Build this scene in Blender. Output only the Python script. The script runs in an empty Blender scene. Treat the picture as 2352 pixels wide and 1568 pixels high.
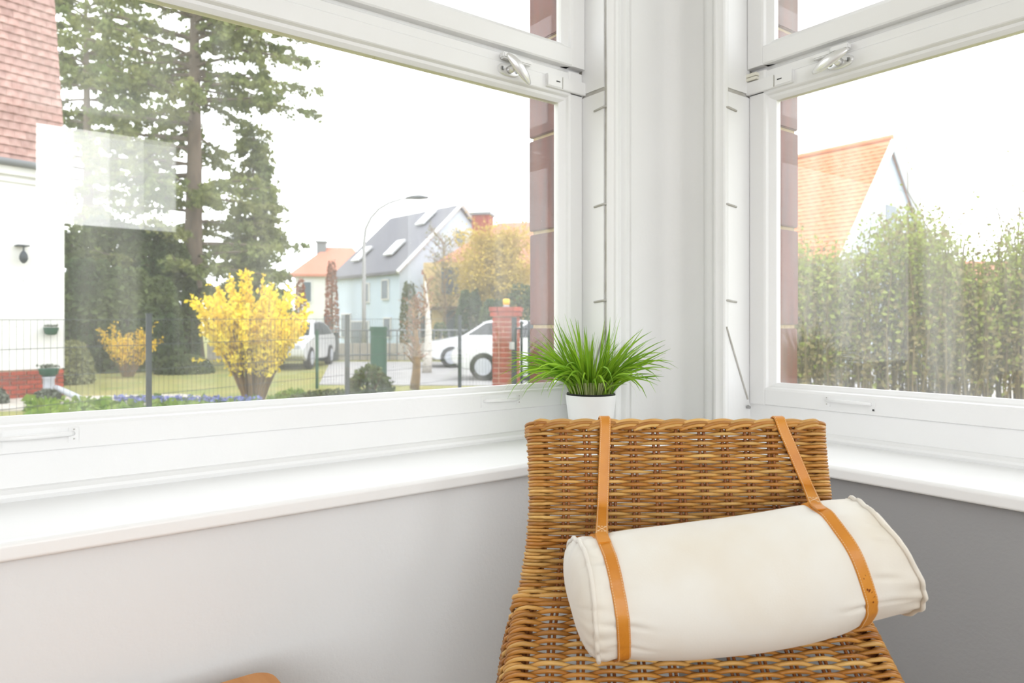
import bpy, bmesh, math, random
import numpy as np
from mathutils import Vector, Matrix
random.seed(7); rng = np.random.default_rng(7)
SC = bpy.context.scene
COL = SC.collection
EYE = 1.17                      # eye height above the room floor
GND = -0.08                     # garden ground level
FX, FY = 0.6028, 0.7979         # camera forward in plan (the walls run along x and y)
FOC = 1604.0                    # focal length in pixels of the 2352 px wide frame

# ------------------------------------------------------------------ camera, world, lights, exposure
cam = bpy.data.cameras.new('camera'); co = bpy.data.objects.new('camera', cam); COL.objects.link(co)
co.location = (0, 0, EYE); co.rotation_euler = (math.pi/2, 0, math.atan2(FY, FX) - math.pi/2)
cam.sensor_width = 36.0; cam.lens = 36.0*FOC/2352.0
cam.shift_y = -34.0/2352.0
cam.clip_start = 0.02; cam.clip_end = 500
cam.dof.use_dof = True; cam.dof.focus_distance = 1.45; cam.dof.aperture_fstop = 5.0
SC.camera = co
w = bpy.data.worlds.new('overcast_sky'); SC.world = w; w.use_nodes = True
bg = w.node_tree.nodes['Background']
bg.inputs[0].default_value = (0.95, 0.98, 1.0, 1); bg.inputs[1].default_value = 3.2
def area_light(name, loc, rot, sx, sy, radiance, color=(1, 1, 1)):
    l = bpy.data.lights.new(name, 'AREA'); l.shape = 'RECTANGLE'; l.size = sx; l.size_y = sy
    l.energy = radiance*math.pi*sx*sy; l.color = color
    o = bpy.data.objects.new(name, l); COL.objects.link(o); o.location = loc; o.rotation_euler = rot
    return o
# daylight of the rear window mirrored in the left pane, plus added wide fill
for k_, r_ in enumerate((12.0, 8.5, 5.5, 3.5)):
    area_light('rear_window_daylight', (0.42+0.235*k_, -2.95, 2.30), (math.radians(90), 0, 0), 0.235, 0.72, r_)
area_light('added_rear_fill_wide', (-1.7, -2.95, 1.65), (math.radians(90), 0, 0), 2.4, 1.9, 3.6)  # added fill light, no such window known; brightens walls and frames
SC.view_settings.view_transform = 'Standard'; SC.view_settings.look = 'None'
SC.view_settings.exposure = 0.0; SC.view_settings.gamma = 1.0
SC.view_settings.use_curve_mapping = False
SC.cycles.max_bounces = 7; SC.cycles.diffuse_bounces = 4; SC.cycles.glossy_bounces = 3
SC.cycles.transmission_bounces = 4; SC.cycles.transparent_max_bounces = 8
SC.cycles.caustics_reflective = False; SC.cycles.caustics_refractive = False

# ------------------------------------------------------------------ helpers
def C(lat, d, z):
    """lateral offset, depth and height relative to the eye -> world"""
    return Vector((FX*d + FY*lat, FY*d - FX*lat, z + EYE))
def at(px, py, d):
    return C((px-1176.0)/FOC*d, d, (750.0-py)/FOC*d)
def gp(px, d, z=0.0):
    p = C((px-1176.0)/FOC*d, d, 0); p.z = GND + z; return p
def lin(c):
    return tuple((x/255.0/12.92 if x/255.0 <= 0.04045 else ((x/255.0+0.055)/1.055)**2.4) for x in c)

MATS = {}
def mat(name, col, rough=0.6, col2=None, scale=8.0, stretch=(1, 1, 1), bump=0.0, bscale=40.0, spec=0.5,
        metal=0.0, rand=0.0, coords='Object', sheen=0.0, thresh=None, coat=0.0, transl=0.0):
    if name in MATS: return MATS[name]
    m = bpy.data.materials.new(name); m.use_nodes = True; nt = m.node_tree; N = nt.nodes; L = nt.links
    p = N['Principled BSDF']
    p.inputs['Base Color'].default_value = (*col, 1); p.inputs['Roughness'].default_value = rough
    p.inputs['Metallic'].default_value = metal; p.inputs['Specular IOR Level'].default_value = spec
    p.inputs['Coat Weight'].default_value = coat
    if sheen: p.inputs['Sheen Weight'].default_value = sheen
    tc = N.new('ShaderNodeTexCoord'); mp = N.new('ShaderNodeMapping'); mp.inputs['Scale'].default_value = stretch
    L.new(tc.outputs[coords], mp.inputs['Vector'])
    vec = mp.outputs[0]
    oi = None
    if rand:
        oi = N.new('ShaderNodeObjectInfo'); ad = N.new('ShaderNodeVectorMath'); ad.operation = 'ADD'
        mu = N.new('ShaderNodeMath'); mu.operation = 'MULTIPLY'; mu.inputs[1].default_value = 37.0
        L.new(oi.outputs['Random'], mu.inputs[0]); L.new(mp.outputs[0], ad.inputs[0]); L.new(mu.outputs[0], ad.inputs[1])
        vec = ad.outputs[0]
    out = None
    if col2 is not None:
        no = N.new('ShaderNodeTexNoise'); no.inputs['Scale'].default_value = scale; no.inputs['Detail'].default_value = 4
        L.new(vec, no.inputs['Vector'])
        ra = N.new('ShaderNodeValToRGB'); lo, hi = thresh or (0.32, 0.68)
        ra.color_ramp.elements[0].position = lo; ra.color_ramp.elements[1].position = hi
        ra.color_ramp.elements[0].color = (*col, 1); ra.color_ramp.elements[1].color = (*col2, 1)
        L.new(no.outputs['Fac'], ra.inputs[0]); out = ra.outputs[0]
    if rand:
        hs = N.new('ShaderNodeHueSaturation')
        mr = N.new('ShaderNodeMapRange'); mr.inputs['To Min'].default_value = 1-rand; mr.inputs['To Max'].default_value = 1+rand
        L.new(oi.outputs['Random'], mr.inputs['Value']); L.new(mr.outputs[0], hs.inputs['Value'])
        hs.inputs['Color'].default_value = (*col, 1)
        if out: L.new(out, hs.inputs['Color'])
        out = hs.outputs[0]
    if out: L.new(out, p.inputs['Base Color'])
    if bump:
        nb = N.new('ShaderNodeTexNoise'); nb.inputs['Scale'].default_value = bscale; nb.inputs['Detail'].default_value = 3
        L.new(vec, nb.inputs['Vector'])
        b = N.new('ShaderNodeBump'); b.inputs['Strength'].default_value = bump; b.inputs['Distance'].default_value = 0.01
        L.new(nb.outputs['Fac'], b.inputs['Height']); L.new(b.outputs[0], p.inputs['Normal'])
    if transl:
        t = N.new('ShaderNodeBsdfTranslucent'); t.inputs[0].default_value = (*(col2 or col), 1)
        if out: L.new(out, t.inputs[0])
        mx = N.new('ShaderNodeMixShader'); mx.inputs[0].default_value = transl
        L.new(p.outputs[0], mx.inputs[1]); L.new(t.outputs[0], mx.inputs[2])
        L.new(mx.outputs[0], N['Material Output'].inputs[0])
    MATS[name] = m; return m

def pane_mat(name, dirt_haze):
    m = bpy.data.materials.new(name); m.use_nodes = True; nt = m.node_tree; N = nt.nodes; L = nt.links
    for n in list(N):
        if n.type != 'OUTPUT_MATERIAL': N.remove(n)
    tr = N.new('ShaderNodeBsdfTransparent'); tr.inputs[0].default_value = (0.99, 0.99, 0.99, 1)
    gl = N.new('ShaderNodeBsdfGlossy'); gl.inputs['Roughness'].default_value = 0.0
    ge = N.new('ShaderNodeNewGeometry'); dt = N.new('ShaderNodeVectorMath'); dt.operation = 'DOT_PRODUCT'
    L.new(ge.outputs['Incoming'], dt.inputs[0]); L.new(ge.outputs['True Normal'], dt.inputs[1])
    def M(op, a, b):
        q = N.new('ShaderNodeMath'); q.operation = op
        for k_, x_ in ((0, a), (1, b)):
            if x_ is None: continue
            if isinstance(x_, (int, float)): q.inputs[k_].default_value = x_
            else: L.new(x_, q.inputs[k_])
        return q.outputs[0]
    cs_ = M('ABSOLUTE', dt.outputs['Value'], None); pw = M('POWER', M('SUBTRACT', 1.0, cs_), 5.0)
    fres = M('ADD', M('MULTIPLY', pw, 0.95), 0.042)      # Schlick reflectance of one face of the pane
    m1 = N.new('ShaderNodeMixShader'); L.new(fres, m1.inputs[0]); L.new(tr.outputs[0], m1.inputs[1]); L.new(gl.outputs[0], m1.inputs[2])
    # dust film also painting in glare haze, faint run marks, small specks
    tc = N.new('ShaderNodeTexCoord'); mp = N.new('ShaderNodeMapping'); mp.inputs['Scale'].default_value = (9, 9, 0.7)
    L.new(tc.outputs['Object'], mp.inputs[0])
    no = N.new('ShaderNodeTexNoise'); no.inputs['Scale'].default_value = 1.6; no.inputs['Detail'].default_value = 3; L.new(mp.outputs[0], no.inputs['Vector'])
    mr = N.new('ShaderNodeMapRange'); mr.inputs['From Min'].default_value = 0.45; mr.inputs['From Max'].default_value = 0.75
    mr.inputs['To Min'].default_value = dirt_haze*0.6; mr.inputs['To Max'].default_value = dirt_haze*1.9
    L.new(no.outputs['Fac'], mr.inputs['Value'])
    vo = N.new('ShaderNodeTexVoronoi'); vo.inputs['Scale'].default_value = 34; L.new(tc.outputs['Object'], vo.inputs['Vector'])
    lt = N.new('ShaderNodeMath'); lt.operation = 'LESS_THAN'; lt.inputs[1].default_value = 0.033; L.new(vo.outputs['Distance'], lt.inputs[0])
    m3 = N.new('ShaderNodeMath'); m3.operation = 'MULTIPLY_ADD'; m3.inputs[1].default_value = 0.35
    L.new(lt.outputs[0], m3.inputs[0]); L.new(mr.outputs[0], m3.inputs[2])
    tl = N.new('ShaderNodeBsdfTranslucent'); tl.inputs[0].default_value = (0.95, 0.95, 0.95, 1)
    m2 = N.new('ShaderNodeMixShader'); L.new(m3.outputs[0], m2.inputs[0]); L.new(m1.outputs[0], m2.inputs[1]); L.new(tl.outputs[0], m2.inputs[2])
    L.new(m2.outputs[0], N['Material Output'].inputs[0]); return m

def link(name, me, material, parent=None, smooth=False):
    if material and not me.materials: me.materials.append(material)
    if smooth and len(me.polygons): me.polygons.foreach_set('use_smooth', [True]*len(me.polygons))
    o = bpy.data.objects.new(name, me); COL.objects.link(o)
    if parent is not None:
        o.parent = parent
        o.matrix_parent_inverse = Matrix.Translation(-Vector(parent.location)) if parent.type == 'EMPTY' else Matrix()
    return o
def pmesh(name, verts, faces, material, parent=None, smooth=False, fix=False, bevel=0.0, autosmooth=False, sharp=35):
    me = bpy.data.meshes.new(name); me.from_pydata([tuple(v) for v in verts], [], [tuple(f) for f in faces]); me.update()
    if fix or bevel:
        bm = bmesh.new(); bm.from_mesh(me); bmesh.ops.recalc_face_normals(bm, faces=bm.faces)
        if bevel: bmesh.ops.bevel(bm, geom=bm.edges[:], offset=bevel, segments=2, affect='EDGES', clamp_overlap=True)
        bm.to_mesh(me); bm.free()
    if autosmooth:
        me.polygons.foreach_set('use_smooth', [True]*len(me.polygons))
        me.set_sharp_from_angle(angle=math.radians(sharp))
    return link(name, me, material, parent, smooth)
class MB:
    def __init__(s): s.v = []; s.f = []
    def add(s, vs, fs):
        k = len(s.v); s.v += [tuple(v) for v in vs]; s.f += [tuple(i+k for i in f) for f in fs]; return s
    def box(s, c, h, T=None, ax=None):
        """c centre, h half sizes, T maps local -> world, ax rotation matrix"""
        vs = []
        for sx in (-1, 1):
            for sy in (-1, 1):
                for sz in (-1, 1):
                    p = Vector((sx*h[0], sy*h[1], sz*h[2]))
                    if ax is not None: p = ax @ p
                    p = p + Vector(c); vs.append(T(*p) if T else p)
        return s.add(vs, [(0, 1, 3, 2), (4, 6, 7, 5), (0, 4, 5, 1), (2, 3, 7, 6), (0, 2, 6, 4), (1, 5, 7, 3)])
    def tube(s, pts, r, n=6, cap=True, flat=1.0):
        pts = [Vector(p) for p in pts]; m = len(pts); rs = r if hasattr(r, '__len__') else [r]*m
        up = None; rings = []
        for i in range(m):
            t = (pts[min(i+1, m-1)] - pts[max(i-1, 0)])
            t = t.normalized() if t.length > 1e-9 else Vector((0, 0, 1))
            if up is None:
                a = Vector((0, 0, 1)) if abs(t.z) < 0.9 else Vector((1, 0, 0)); up = (a - t*a.dot(t)).normalized()
            else:
                up = up - t*up.dot(t); up = up.normalized() if up.length > 1e-6 else Vector((0, 0, 1))
            b = t.cross(up)
            rings += [pts[i] + (up*math.cos(2*math.pi*k/n) + b*math.sin(2*math.pi*k/n)*flat)*rs[i] for k in range(n)]
        fs = [(i*n+k, i*n+(k+1) % n, (i+1)*n+(k+1) % n, (i+1)*n+k) for i in range(m-1) for k in range(n)]
        if cap: fs += [tuple(range(n-1, -1, -1)), tuple((m-1)*n+k for k in range(n))]
        return s.add(rings, fs)
    def build(s, name, material, parent=None, smooth=False, bevel=0.0, fix=True, autosmooth=False):
        return pmesh(name, s.v, s.f, material, parent, smooth, fix, bevel, autosmooth)
def extrude(poly, z0, z1, T):
    """closed polygon (p,q) extruded from z0 to z1, T(p,q,z) -> world"""
    n = len(poly); vs = [T(p, q, z0) for p, q in poly] + [T(p, q, z1) for p, q in poly]
    fs = [(i, (i+1) % n, n+(i+1) % n, n+i) for i in range(n)] + [tuple(range(n)), tuple(range(2*n-1, n-1, -1))]
    return vs, fs
def tag(o, label, cat=None, group=None, kind=None):
    o['label'] = label
    if cat: o['category'] = cat
    if group: o['group'] = group
    if kind: o['kind'] = kind
    return o
def empty(name, loc, label=None, cat=None, group=None, kind=None):
    o = bpy.data.objects.new(name, None); COL.objects.link(o); o.location = loc; o.empty_display_size = 0.1
    if label: tag(o, label, cat, group, kind)
    return o
WT = lambda x, y, z: Vector((x, y, z))

# ------------------------------------------------------------------ materials of the room
M_white = mat('white_gloss_paint', (0.84, 0.84, 0.84), 0.38, (0.81, 0.81, 0.81), 3.0, bump=0.04, bscale=60)
M_sill = mat('white_sill_paint', (0.88, 0.88, 0.88), 0.3, (0.86, 0.86, 0.86), 2.0, bump=0.03, bscale=25)
M_wall = mat('white_wall_paint', (0.82, 0.82, 0.815), 0.8, (0.79, 0.79, 0.785), 2.0, bump=0.05, bscale=90)
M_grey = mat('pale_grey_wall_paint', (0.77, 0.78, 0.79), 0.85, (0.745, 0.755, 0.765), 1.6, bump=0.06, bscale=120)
M_grey_shade = mat('grey_wall_paint_with_shade', (0.35, 0.35, 0.355), 0.85, (0.33, 0.33, 0.335), 1.6, bump=0.06, bscale=120)  # shade on the right wall put into a darker paint colour
M_gap = mat('gap_shade_paint', (0.32, 0.31, 0.29), 0.9, (0.22, 0.2, 0.17), 60.0)  # shade between sash and jamb put into the strip's dark colour
M_groove = mat('grey_groove_paint', (0.55, 0.54, 0.52), 0.7, (0.42, 0.40, 0.36), 25.0)
M_alu = mat('satin_white_metal', (0.80, 0.80, 0.80), 0.28, metal=0.55)
M_steel = mat('steel', (0.45, 0.45, 0.45), 0.35, metal=0.9)
M_dark = mat('dark_slot', (0.05, 0.05, 0.05), 0.6)
M_cream = mat('cream_plastic', (0.78, 0.76, 0.66), 0.5)
M_floor = mat('oak_floor', (0.42, 0.36, 0.29), 0.4, (0.36, 0.30, 0.24), 3.0, stretch=(1, 12, 1))
M_glass_l = pane_mat('window_glass_left', 0.045); M_glass_r = pane_mat('window_glass_right', 0.085)
M_glaze = mat('brown_glazed_tile', lin((120, 62, 48)), 0.18, lin((88, 46, 38)), 5.0, stretch=(6, 6, 0.8), bump=0.05, bscale=12, spec=0.3, rand=0.12)
M_mortar = mat('sand_mortar', lin((200, 180, 145)), 0.9, lin((178, 158, 125)), 60.0)

# ------------------------------------------------------------------ room shell
SILLZ = EYE-0.32
def wbox(name, x0, x1, y0, y1, z0, z1, m, parent=None, bevel=0.0):
    return MB().box(((x0+x1)/2, (y0+y1)/2, (z0+z1)/2), (abs(x1-x0)/2, abs(y1-y0)/2, abs(z1-z0)/2)).build(name, m, parent, bevel=bevel)
def struct(o, label): return tag(o, label, kind='structure')
XR, YL = 1.585, 1.305
CEIL = 2.78
struct(wbox('floor', -3.3, 2.03, -3.1, 1.786, -0.06, 0.0, M_floor), 'oak floor of the room')
struct(wbox('ceiling', -3.3, 2.03, -3.1, 1.786, CEIL, CEIL+0.1, M_wall), 'white ceiling')
# walls under the windows
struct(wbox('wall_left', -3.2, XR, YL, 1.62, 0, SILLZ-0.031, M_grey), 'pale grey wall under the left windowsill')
struct(wbox('wall_right', XR, 1.90, -3.0, YL, 0, SILLZ-0.031, M_grey_shade), 'wall under the right windowsill, shade painted into its grey')
struct(wbox('wall_left_side', -3.3, -0.32, 1.44, 1.78, SILLZ, CEIL, M_wall), 'white wall left of the left window')
struct(wbox('wall_right_side', 1.75, 2.03, -3.1, -0.5, SILLZ, CEIL, M_wall), 'white wall beside the right window')
struct(wbox('wall_side', -3.3, -3.2, -3.1, 1.44, 0, CEIL, M_wall), 'white side wall behind the camera')
# rear wall with the mirrored window's opening and one added for the fill
rear = empty('wall_rear', (0, -3.05, 0), 'white rear wall with one window and one added light opening', kind='structure')
for i, (x0, x1, z0, z1) in enumerate([(-3.3, -2.9, 0, CEIL), (-2.9, -0.5, 0, 0.7), (-2.9, -0.5, 2.6, CEIL), (-0.5, 0.30, 0, CEIL), (0.30, 1.26, 0, 1.94), (0.30, 1.26, 2.66, CEIL), (1.26, 2.03, 0, CEIL)]):
    wbox('wall_section', x0, x1, -3.1, -3.0, z0, z1, M_wall, rear)
# exterior wall skin below the windows (outside the frames)
struct(wbox('wall_outer_left', -3.3, 1.42, 1.62, 1.786, GND-0.3, EYE-0.30, M_mortar), 'outer wall below the left window')
struct(wbox('wall_outer_right', 1.90, 2.035, -3.1, 1.206, GND-0.3, EYE-0.30, M_mortar), 'outer wall below the right window')

# corner post between the windows, seen in plan
corner = [(1.482, 1.60), (1.482, 1.4775), (1.466, 1.477), (1.466, 1.473), (1.470, 1.470), (1.486, 1.468), (1.490, 1.463), (1.497, 1.4615), (1.504, 1.464), (1.508, 1.468), (1.514, 1.472), (1.517, 1.486),
          (1.540, 1.490), (1.546, 1.482), (1.552, 1.479), (1.562, 1.481), (1.571, 1.484), (1.573, 1.478)]
for k in range(0, 10):
    a = math.radians(90 - k*10); corner.append((1.700+0.055*math.cos(a), 1.423+0.055*math.sin(a)))
corner += [(1.755, 1.345), (1.749, 1.343), (1.745, 1.335), (1.745, 1.322), (1.748, 1.314), (1.744, 1.306), (1.738, 1.301), (1.738, 1.294), (1.743, 1.288), (1.746, 1.284), (1.747, 1.274), (1.752, 1.270), (1.7645, 1.270), (1.765, 1.286), (1.90, 1.286)]
corner += [(1.90, 1.60)]
vs, fs = extrude(corner, SILLZ, CEIL, WT)
pc = pmesh('wall_corner', vs, fs, M_wall, fix=True, autosmooth=True); struct(pc, 'white corner post with moulded casings between the two windows')

# ---- windowsill, L shaped, with a rounded nose
sill = empty('trim_1', (1.5, 1.4, SILLZ), 'broad white painted windowsill running round the corner', kind='structure')
def nose(front, back):
    r, r2 = 0.010, 0.005; pts = [(back, 0.0), (front+r+0.004, 0.0), (front+r+0.001, 0.0)]
    pts += [(front+r-r*math.sin(math.radians(a)), -r+r*math.cos(math.radians(a))) for a in (0, 20, 40, 60, 80, 90)]
    pts += [(front, -0.012), (front, -0.0245)]
    pts += [(front+r2-r2*math.cos(math.radians(a)), -0.031+r2-r2*math.sin(math.radians(a))) for a in (0, 30, 60, 90)]
    pts += [(front+r+0.004, -0.031), (back, -0.031)]; return pts
def sill_piece(front, back, T, a0, a1f, a1b):
    prof = nose(front, back); n = len(prof)
    vs = [T(a0, q, z) for q, z in prof]
    for q, z in prof: vs.append(T(a1f+(a1b-a1f)*(q-front)/(back-front), q, z))
    fs = [(i, (i+1) % n, n+(i+1) % n, n+i) for i in range(n)] + [tuple(range(n)), tuple(range(2*n-1, n-1, -1))]
    return vs, fs
vs, fs = sill_piece(1.283, 1.60, lambda a, q, z: Vector((a, q, z+SILLZ)), -3.2, 1.563, 1.60*1.563/1.283)
pmesh('sill_board', vs, fs, M_sill, sill, fix=True, autosmooth=True)
vs, fs = sill_piece(1.563, 1.90, lambda a, q, z: Vector((q, a, z+SILLZ)), -3.0, 1.283, 1.283*1.90/1.563)
pmesh('sill_board', vs, fs, M_sill, sill, fix=True, autosmooth=True)

# ------------------------------------------------------------------ windows
def window(idx, T, L, label, glass, lever_deg, jn, hm, far_handle):
    """local frame: a away from the corner, n outwards, z above the eye"""
    org = T(0, 0, 0)
    W = empty('window_%d' % idx, org, label, kind='structure')
    F = lambda a, n, z: T(a, n, z)
    def rail(name, prof, a0, a1, m=M_white, par=W):   # prof (n,z) swept along a
        vs, fs = extrude(prof, a0, a1, lambda p, q, t: F(t, p, q)); return pmesh(name, vs, fs, m, par, fix=True, autosmooth=True, sharp=11)
    def stile(name, prof, z0, z1, m=M_white, par=W):  # prof (a,n) swept along z
        vs, fs = extrude(prof, z0, z1, lambda p, q, t: F(p, q, t)); return pmesh(name, vs, fs, m, par, fix=True, autosmooth=True, sharp=11)
    def lbox(name, a0, a1, n0, n1, z0, z1, m=M_white, par=W, bevel=0.0):
        return MB().box(((a0+a1)/2, (n0+n1)/2, (z0+z1)/2), ((a1-a0)/2, (n1-n0)/2, (z1-z0)/2), F).build(name, m, par, bevel=bevel)
    # fixed frame: lower rail with a little quarter round on the sill
    rail('frame', [(-0.012, -0.321), (-0.014, -0.312), (-0.013, -0.306), (-0.004, -0.299), (0.004, -0.297), (0.005, -0.290), (0.005, -0.2350), (0.06, -0.2350), (0.06, -0.321)], -0.02, L)
    lbox('frame', 0, L, -0.004, 0.06, 1.33, 1.60)
    lbox('frame', L-0.02, L+0.12, -0.14, 0.06, -0.318, 1.60)
    lbox('frame', -0.06, -0.003, 0.012, 0.06, -0.318, 1.60)
    def st_prof(s, off):   # stile seen in plan; s=+1 for the corner side
        base = [(0.0, 0.045+off), (0.0, 0.003+off), (0.004, off), (0.050, off), (0.056, 0.003+off), (0.059, 0.012+off), (0.064, 0.015+off), (0.078, 0.024+off), (0.078, 0.045+off)]
        return base if s > 0 else [(L-0.02-p, q) for p, q in base]
    for s in (1, -1):
        stile('stile', st_prof(s, 0.0), -0.2345, 0.772)
        stile('stile', st_prof(s, -0.012), 0.784, 1.325)
    a0, a1 = 0.055, L-0.075
    rail('rail', [(0.045, -0.2345), (0.002, -0.2345), (0, -0.2325), (0, -0.190), (0.003, -0.184), (0.012, -0.181), (0.015, -0.177), (0.026, -0.168), (0.045, -0.168)], a0, a1)
    rail('rail', [(0.045, 0.678), (0.024, 0.678), (0.018, 0.683), (0.014, 0.687), (0.0115, 0.694), (0.003, 0.698), (0.0005, 0.7005), (0.0, 0.7035), (0.0, 0.742), (0.004, 0.746), (0.004, 0.768), (0.008, 0.772), (0.045, 0.772)], a0-0.053, a1+0.053)
    o = -0.012
    rail('rail', [(0.045+o, 0.784), (0.004+o, 0.784), (o, 0.788), (o, 0.836), (0.003+o, 0.840), (0.016+o, 0.846), (0.024+o, 0.856), (0.045+o, 0.856)], a0, a1)
    lbox('frame', 0.0, L-0.02, 0.016, 0.05, 0.766, 0.79)
    # glazing
    g = lbox('pane', 0.070, L-0.09, 0.030, 0.034, -0.180, 0.69, glass); g['label'] = 'large clear lower pane'
    g = lbox('pane', 0.070, L-0.09, 0.020, 0.024, 0.846, 1.31, glass); g['label'] = 'upper pane'
    # espagnolette handle on the mid rail
    hz = 0.722; ha = 0.287
    hd = empty('latch_handle', F(ha, 0, hz)); hd.parent = W; hd.matrix_parent_inverse = Matrix.Translation(-Vector(W.location))
    def ov(cx, cz, w, h, n0, n1, name, m, par, tilt=0, k=24, dome=0.8):
        vs = []; ct, stt = math.cos(tilt), math.sin(tilt)
        for n, sc in ((n0, 1.0), (n0+(n1-n0)*0.55, 0.99), (n0+(n1-n0)*0.9, 0.93), (n1, dome)):
            for i in range(k):
                t = 2*math.pi*i/k; r_ = (abs(math.cos(t))**2.6+abs(math.sin(t))**2.6)**(-1/2.6)
                x, z = w*sc*r_*math.cos(t), h*sc*r_*math.sin(t)
                vs.append(F(cx+x*ct-z*stt, n, cz+x*stt+z*ct))
        fs = [(j*k+i, j*k+(i+1) % k, (j+1)*k+(i+1) % k, (j+1)*k+i) for j in range(3) for i in range(k)]
        fs += [tuple(range(k)), tuple(3*k+i for i in range(k))]
        o_ = pmesh(name, vs, fs, m, None, fix=True, autosmooth=True); o_.parent = par
        return o_
    def under(o_, par):
        o_.parent = par; o_.matrix_parent_inverse = Matrix.Translation(-Vector(F(ha, 0, hz)))
        return o_
    under(ov(ha, hz, 0.037, 0.0165, 0.0, -0.008, 'rosette', M_alu, hd), hd)
    for s in (-1, 1):
        under(ov(ha+s*0.0245, hz, 0.0062, 0.0062, -0.007, -0.0092, 'screw', M_steel, hd), hd)
        under(MB().box((ha+s*0.0245, -0.0096, hz), (0.0008, 0.0004, 0.005), F).build('screw_slot', M_dark), hd)
    nk = MB().tube([F(ha, -0.004, hz), F(ha, -0.02, hz), F(ha-0.002, -0.036, hz)], [0.0115, 0.010, 0.008], 14).build('neck', M_alu, None, smooth=True); under(nk, hd)
    ld = math.radians(lever_deg); lv = MB(); n_ = 21; pts = []; rs = []
    for i in range(n_):
        t = i/(n_-1); u_ = (t-0.42)*0.105
        pts.append(F(ha-math.cos(ld)*u_, -0.042-0.006*math.sin(math.pi*t), hz-math.sin(ld)*u_)); rs.append(0.0155*max(0.05, math.sin(math.pi*min(max(t, 0.015), 0.985)))**0.45)
    lv.tube(pts, rs, 16, flat=0.55); under(lv.build('lever', M_alu, None, smooth=True), hd)
    # keeper strip above and sliding lock at the end of the rail
    lbox('keeper', ha-0.075, ha-0.02, -0.016, 0.0, 0.748, 0.762, bevel=0.003); lbox('keeper', ha-0.022, ha+0.03, -0.021, 0.0, 0.748, 0.766, bevel=0.004)
    lk = lbox('rail_lock', -0.004, 0.150, -0.011, 0.004, 0.706, 0.744, bevel=0.0015)
    lbox('lock_plate', 0.095, 0.150, -0.0135, -0.010, 0.709, 0.741, bevel=0.001); lbox('lock_slot', 0.103, 0.118, -0.0142, -0.0133, 0.7235, 0.7268, M_dark)
    lbox('lock_edge', 0.0905, 0.0925, -0.0125, -0.010, 0.708, 0.742, M_groove)
    if idx == 2:
        lbox('packing_block', -0.002, 0.034, -0.014, 0.004, 0.7475, 0.757, M_cream, bevel=0.001); lbox('packing_block', -0.002, 0.034, -0.014, 0.004, 0.7585, 0.769, M_cream, bevel=0.001)
    # painted pull handles on the bottom rail
    for c_ in ([0.31, 1.39] if far_handle else [0.31]):
        ph = lbox('pull_handle', c_-0.070, c_-0.052, -0.0025, 0.001, -0.222, -0.193, bevel=0.0008)
        q = MB(); q.box((c_+0.061, -0.001, -0.2075), (0.009, 0.0015, 0.0145), F)
        q2 = q.build('handle_plate', M_white, None)
        pp = [F(c_-0.062, 0, -0.205), F(c_-0.055, -0.010, -0.204), F(c_-0.04, -0.019, -0.203), F(c_, -0.022, -0.203), F(c_+0.04, -0.019, -0.203), F(c_+0.055, -0.010, -0.204), F(c_+0.062, 0, -0.205)]
        q3 = MB().tube(pp, [0.004, 0.0045, 0.0045, 0.005, 0.0045, 0.0045, 0.004], 10, flat=0.7).build('handle_bar', M_white, None, smooth=True)
        for q_ in (q2, q3):
            q_.parent = W; q_.matrix_parent_inverse = Matrix.Translation(-Vector(W.location))
        for dz in (-0.009, 0.009):
            lbox('screw', c_-0.063, c_-0.060, -0.0032, -0.002, -0.2075+dz, -0.2045+dz, M_groove)
    if idx == 2: lbox('screw', 0.374, 0.379, -0.0035, -0.001, -0.2225, -0.2175, M_dark)
    # jamb lining with the old blind channel: groove, pegs and diagonal stay
    jd = -jn
    lbox('jamb', -0.03, -0.0005, jd+0.012, 0.010, 0.712, 1.60, bevel=0.0)
    lbox('jamb', -0.03, -0.0005, jd+0.012, 0.010, -0.318, 0.700, bevel=0.0)
    lbox('gap', -0.012, 0.0002, 0.004, 0.03, -0.235, 1.4, M_gap)
    lbox('jamb_groove', -0.03, -0.0045, jd-0.002, jd+0.02, -0.318, 1.6, M_groove)
    lbox('jamb_groove', -0.03, -0.0050, jd-0.002, 0.01, 0.69, 0.72, M_groove)
    for z in (0.652, 0.364, 0.078):
        q = MB().tube([F(-0.004, jd+0.002, z), F(0.0015, jd+0.010, z), F(0.0015, jd+0.05, z-0.004)], [0.004, 0.0035, 0.0032], 8).build('peg', M_groove, None, smooth=True)
        q.parent = W; q.matrix_parent_inverse = Matrix.Translation(-Vector(W.location))
    q = MB().tube([F(0.001, jd+0.004, 0.0), F(0.001, jd+0.004+0.0, -0.004), F(0.001, -0.008, -0.222)], 0.0028, 6).build('stay_rod', M_groove, None)
    q.parent = W; q.matrix_parent_inverse = Matrix.Translation(-Vector(W.location))
    if idx == 2:
        q = MB().tube([F(0.004, -0.012, -0.244), F(0.012, -0.012, -0.246)], [0.006, 0.004], 10).build('hinge_pin', M_steel, None)
        q.parent = W; q.matrix_parent_inverse = Matrix.Translation(-Vector(W.location))
    return W
window(1, lambda a, n, z: Vector((1.466-a, 1.58+n, z+EYE)), 1.74, 'left white painted two part window with garden and street view', M_glass_l, 40, 0.102, 0.0, True)
window(2, lambda a, n, z: Vector((1.870+n, 1.270-a, z+EYE)), 1.74, 'right white painted two part window facing the hedge', M_glass_r, 20, 0.116, 0.0, False)

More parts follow.
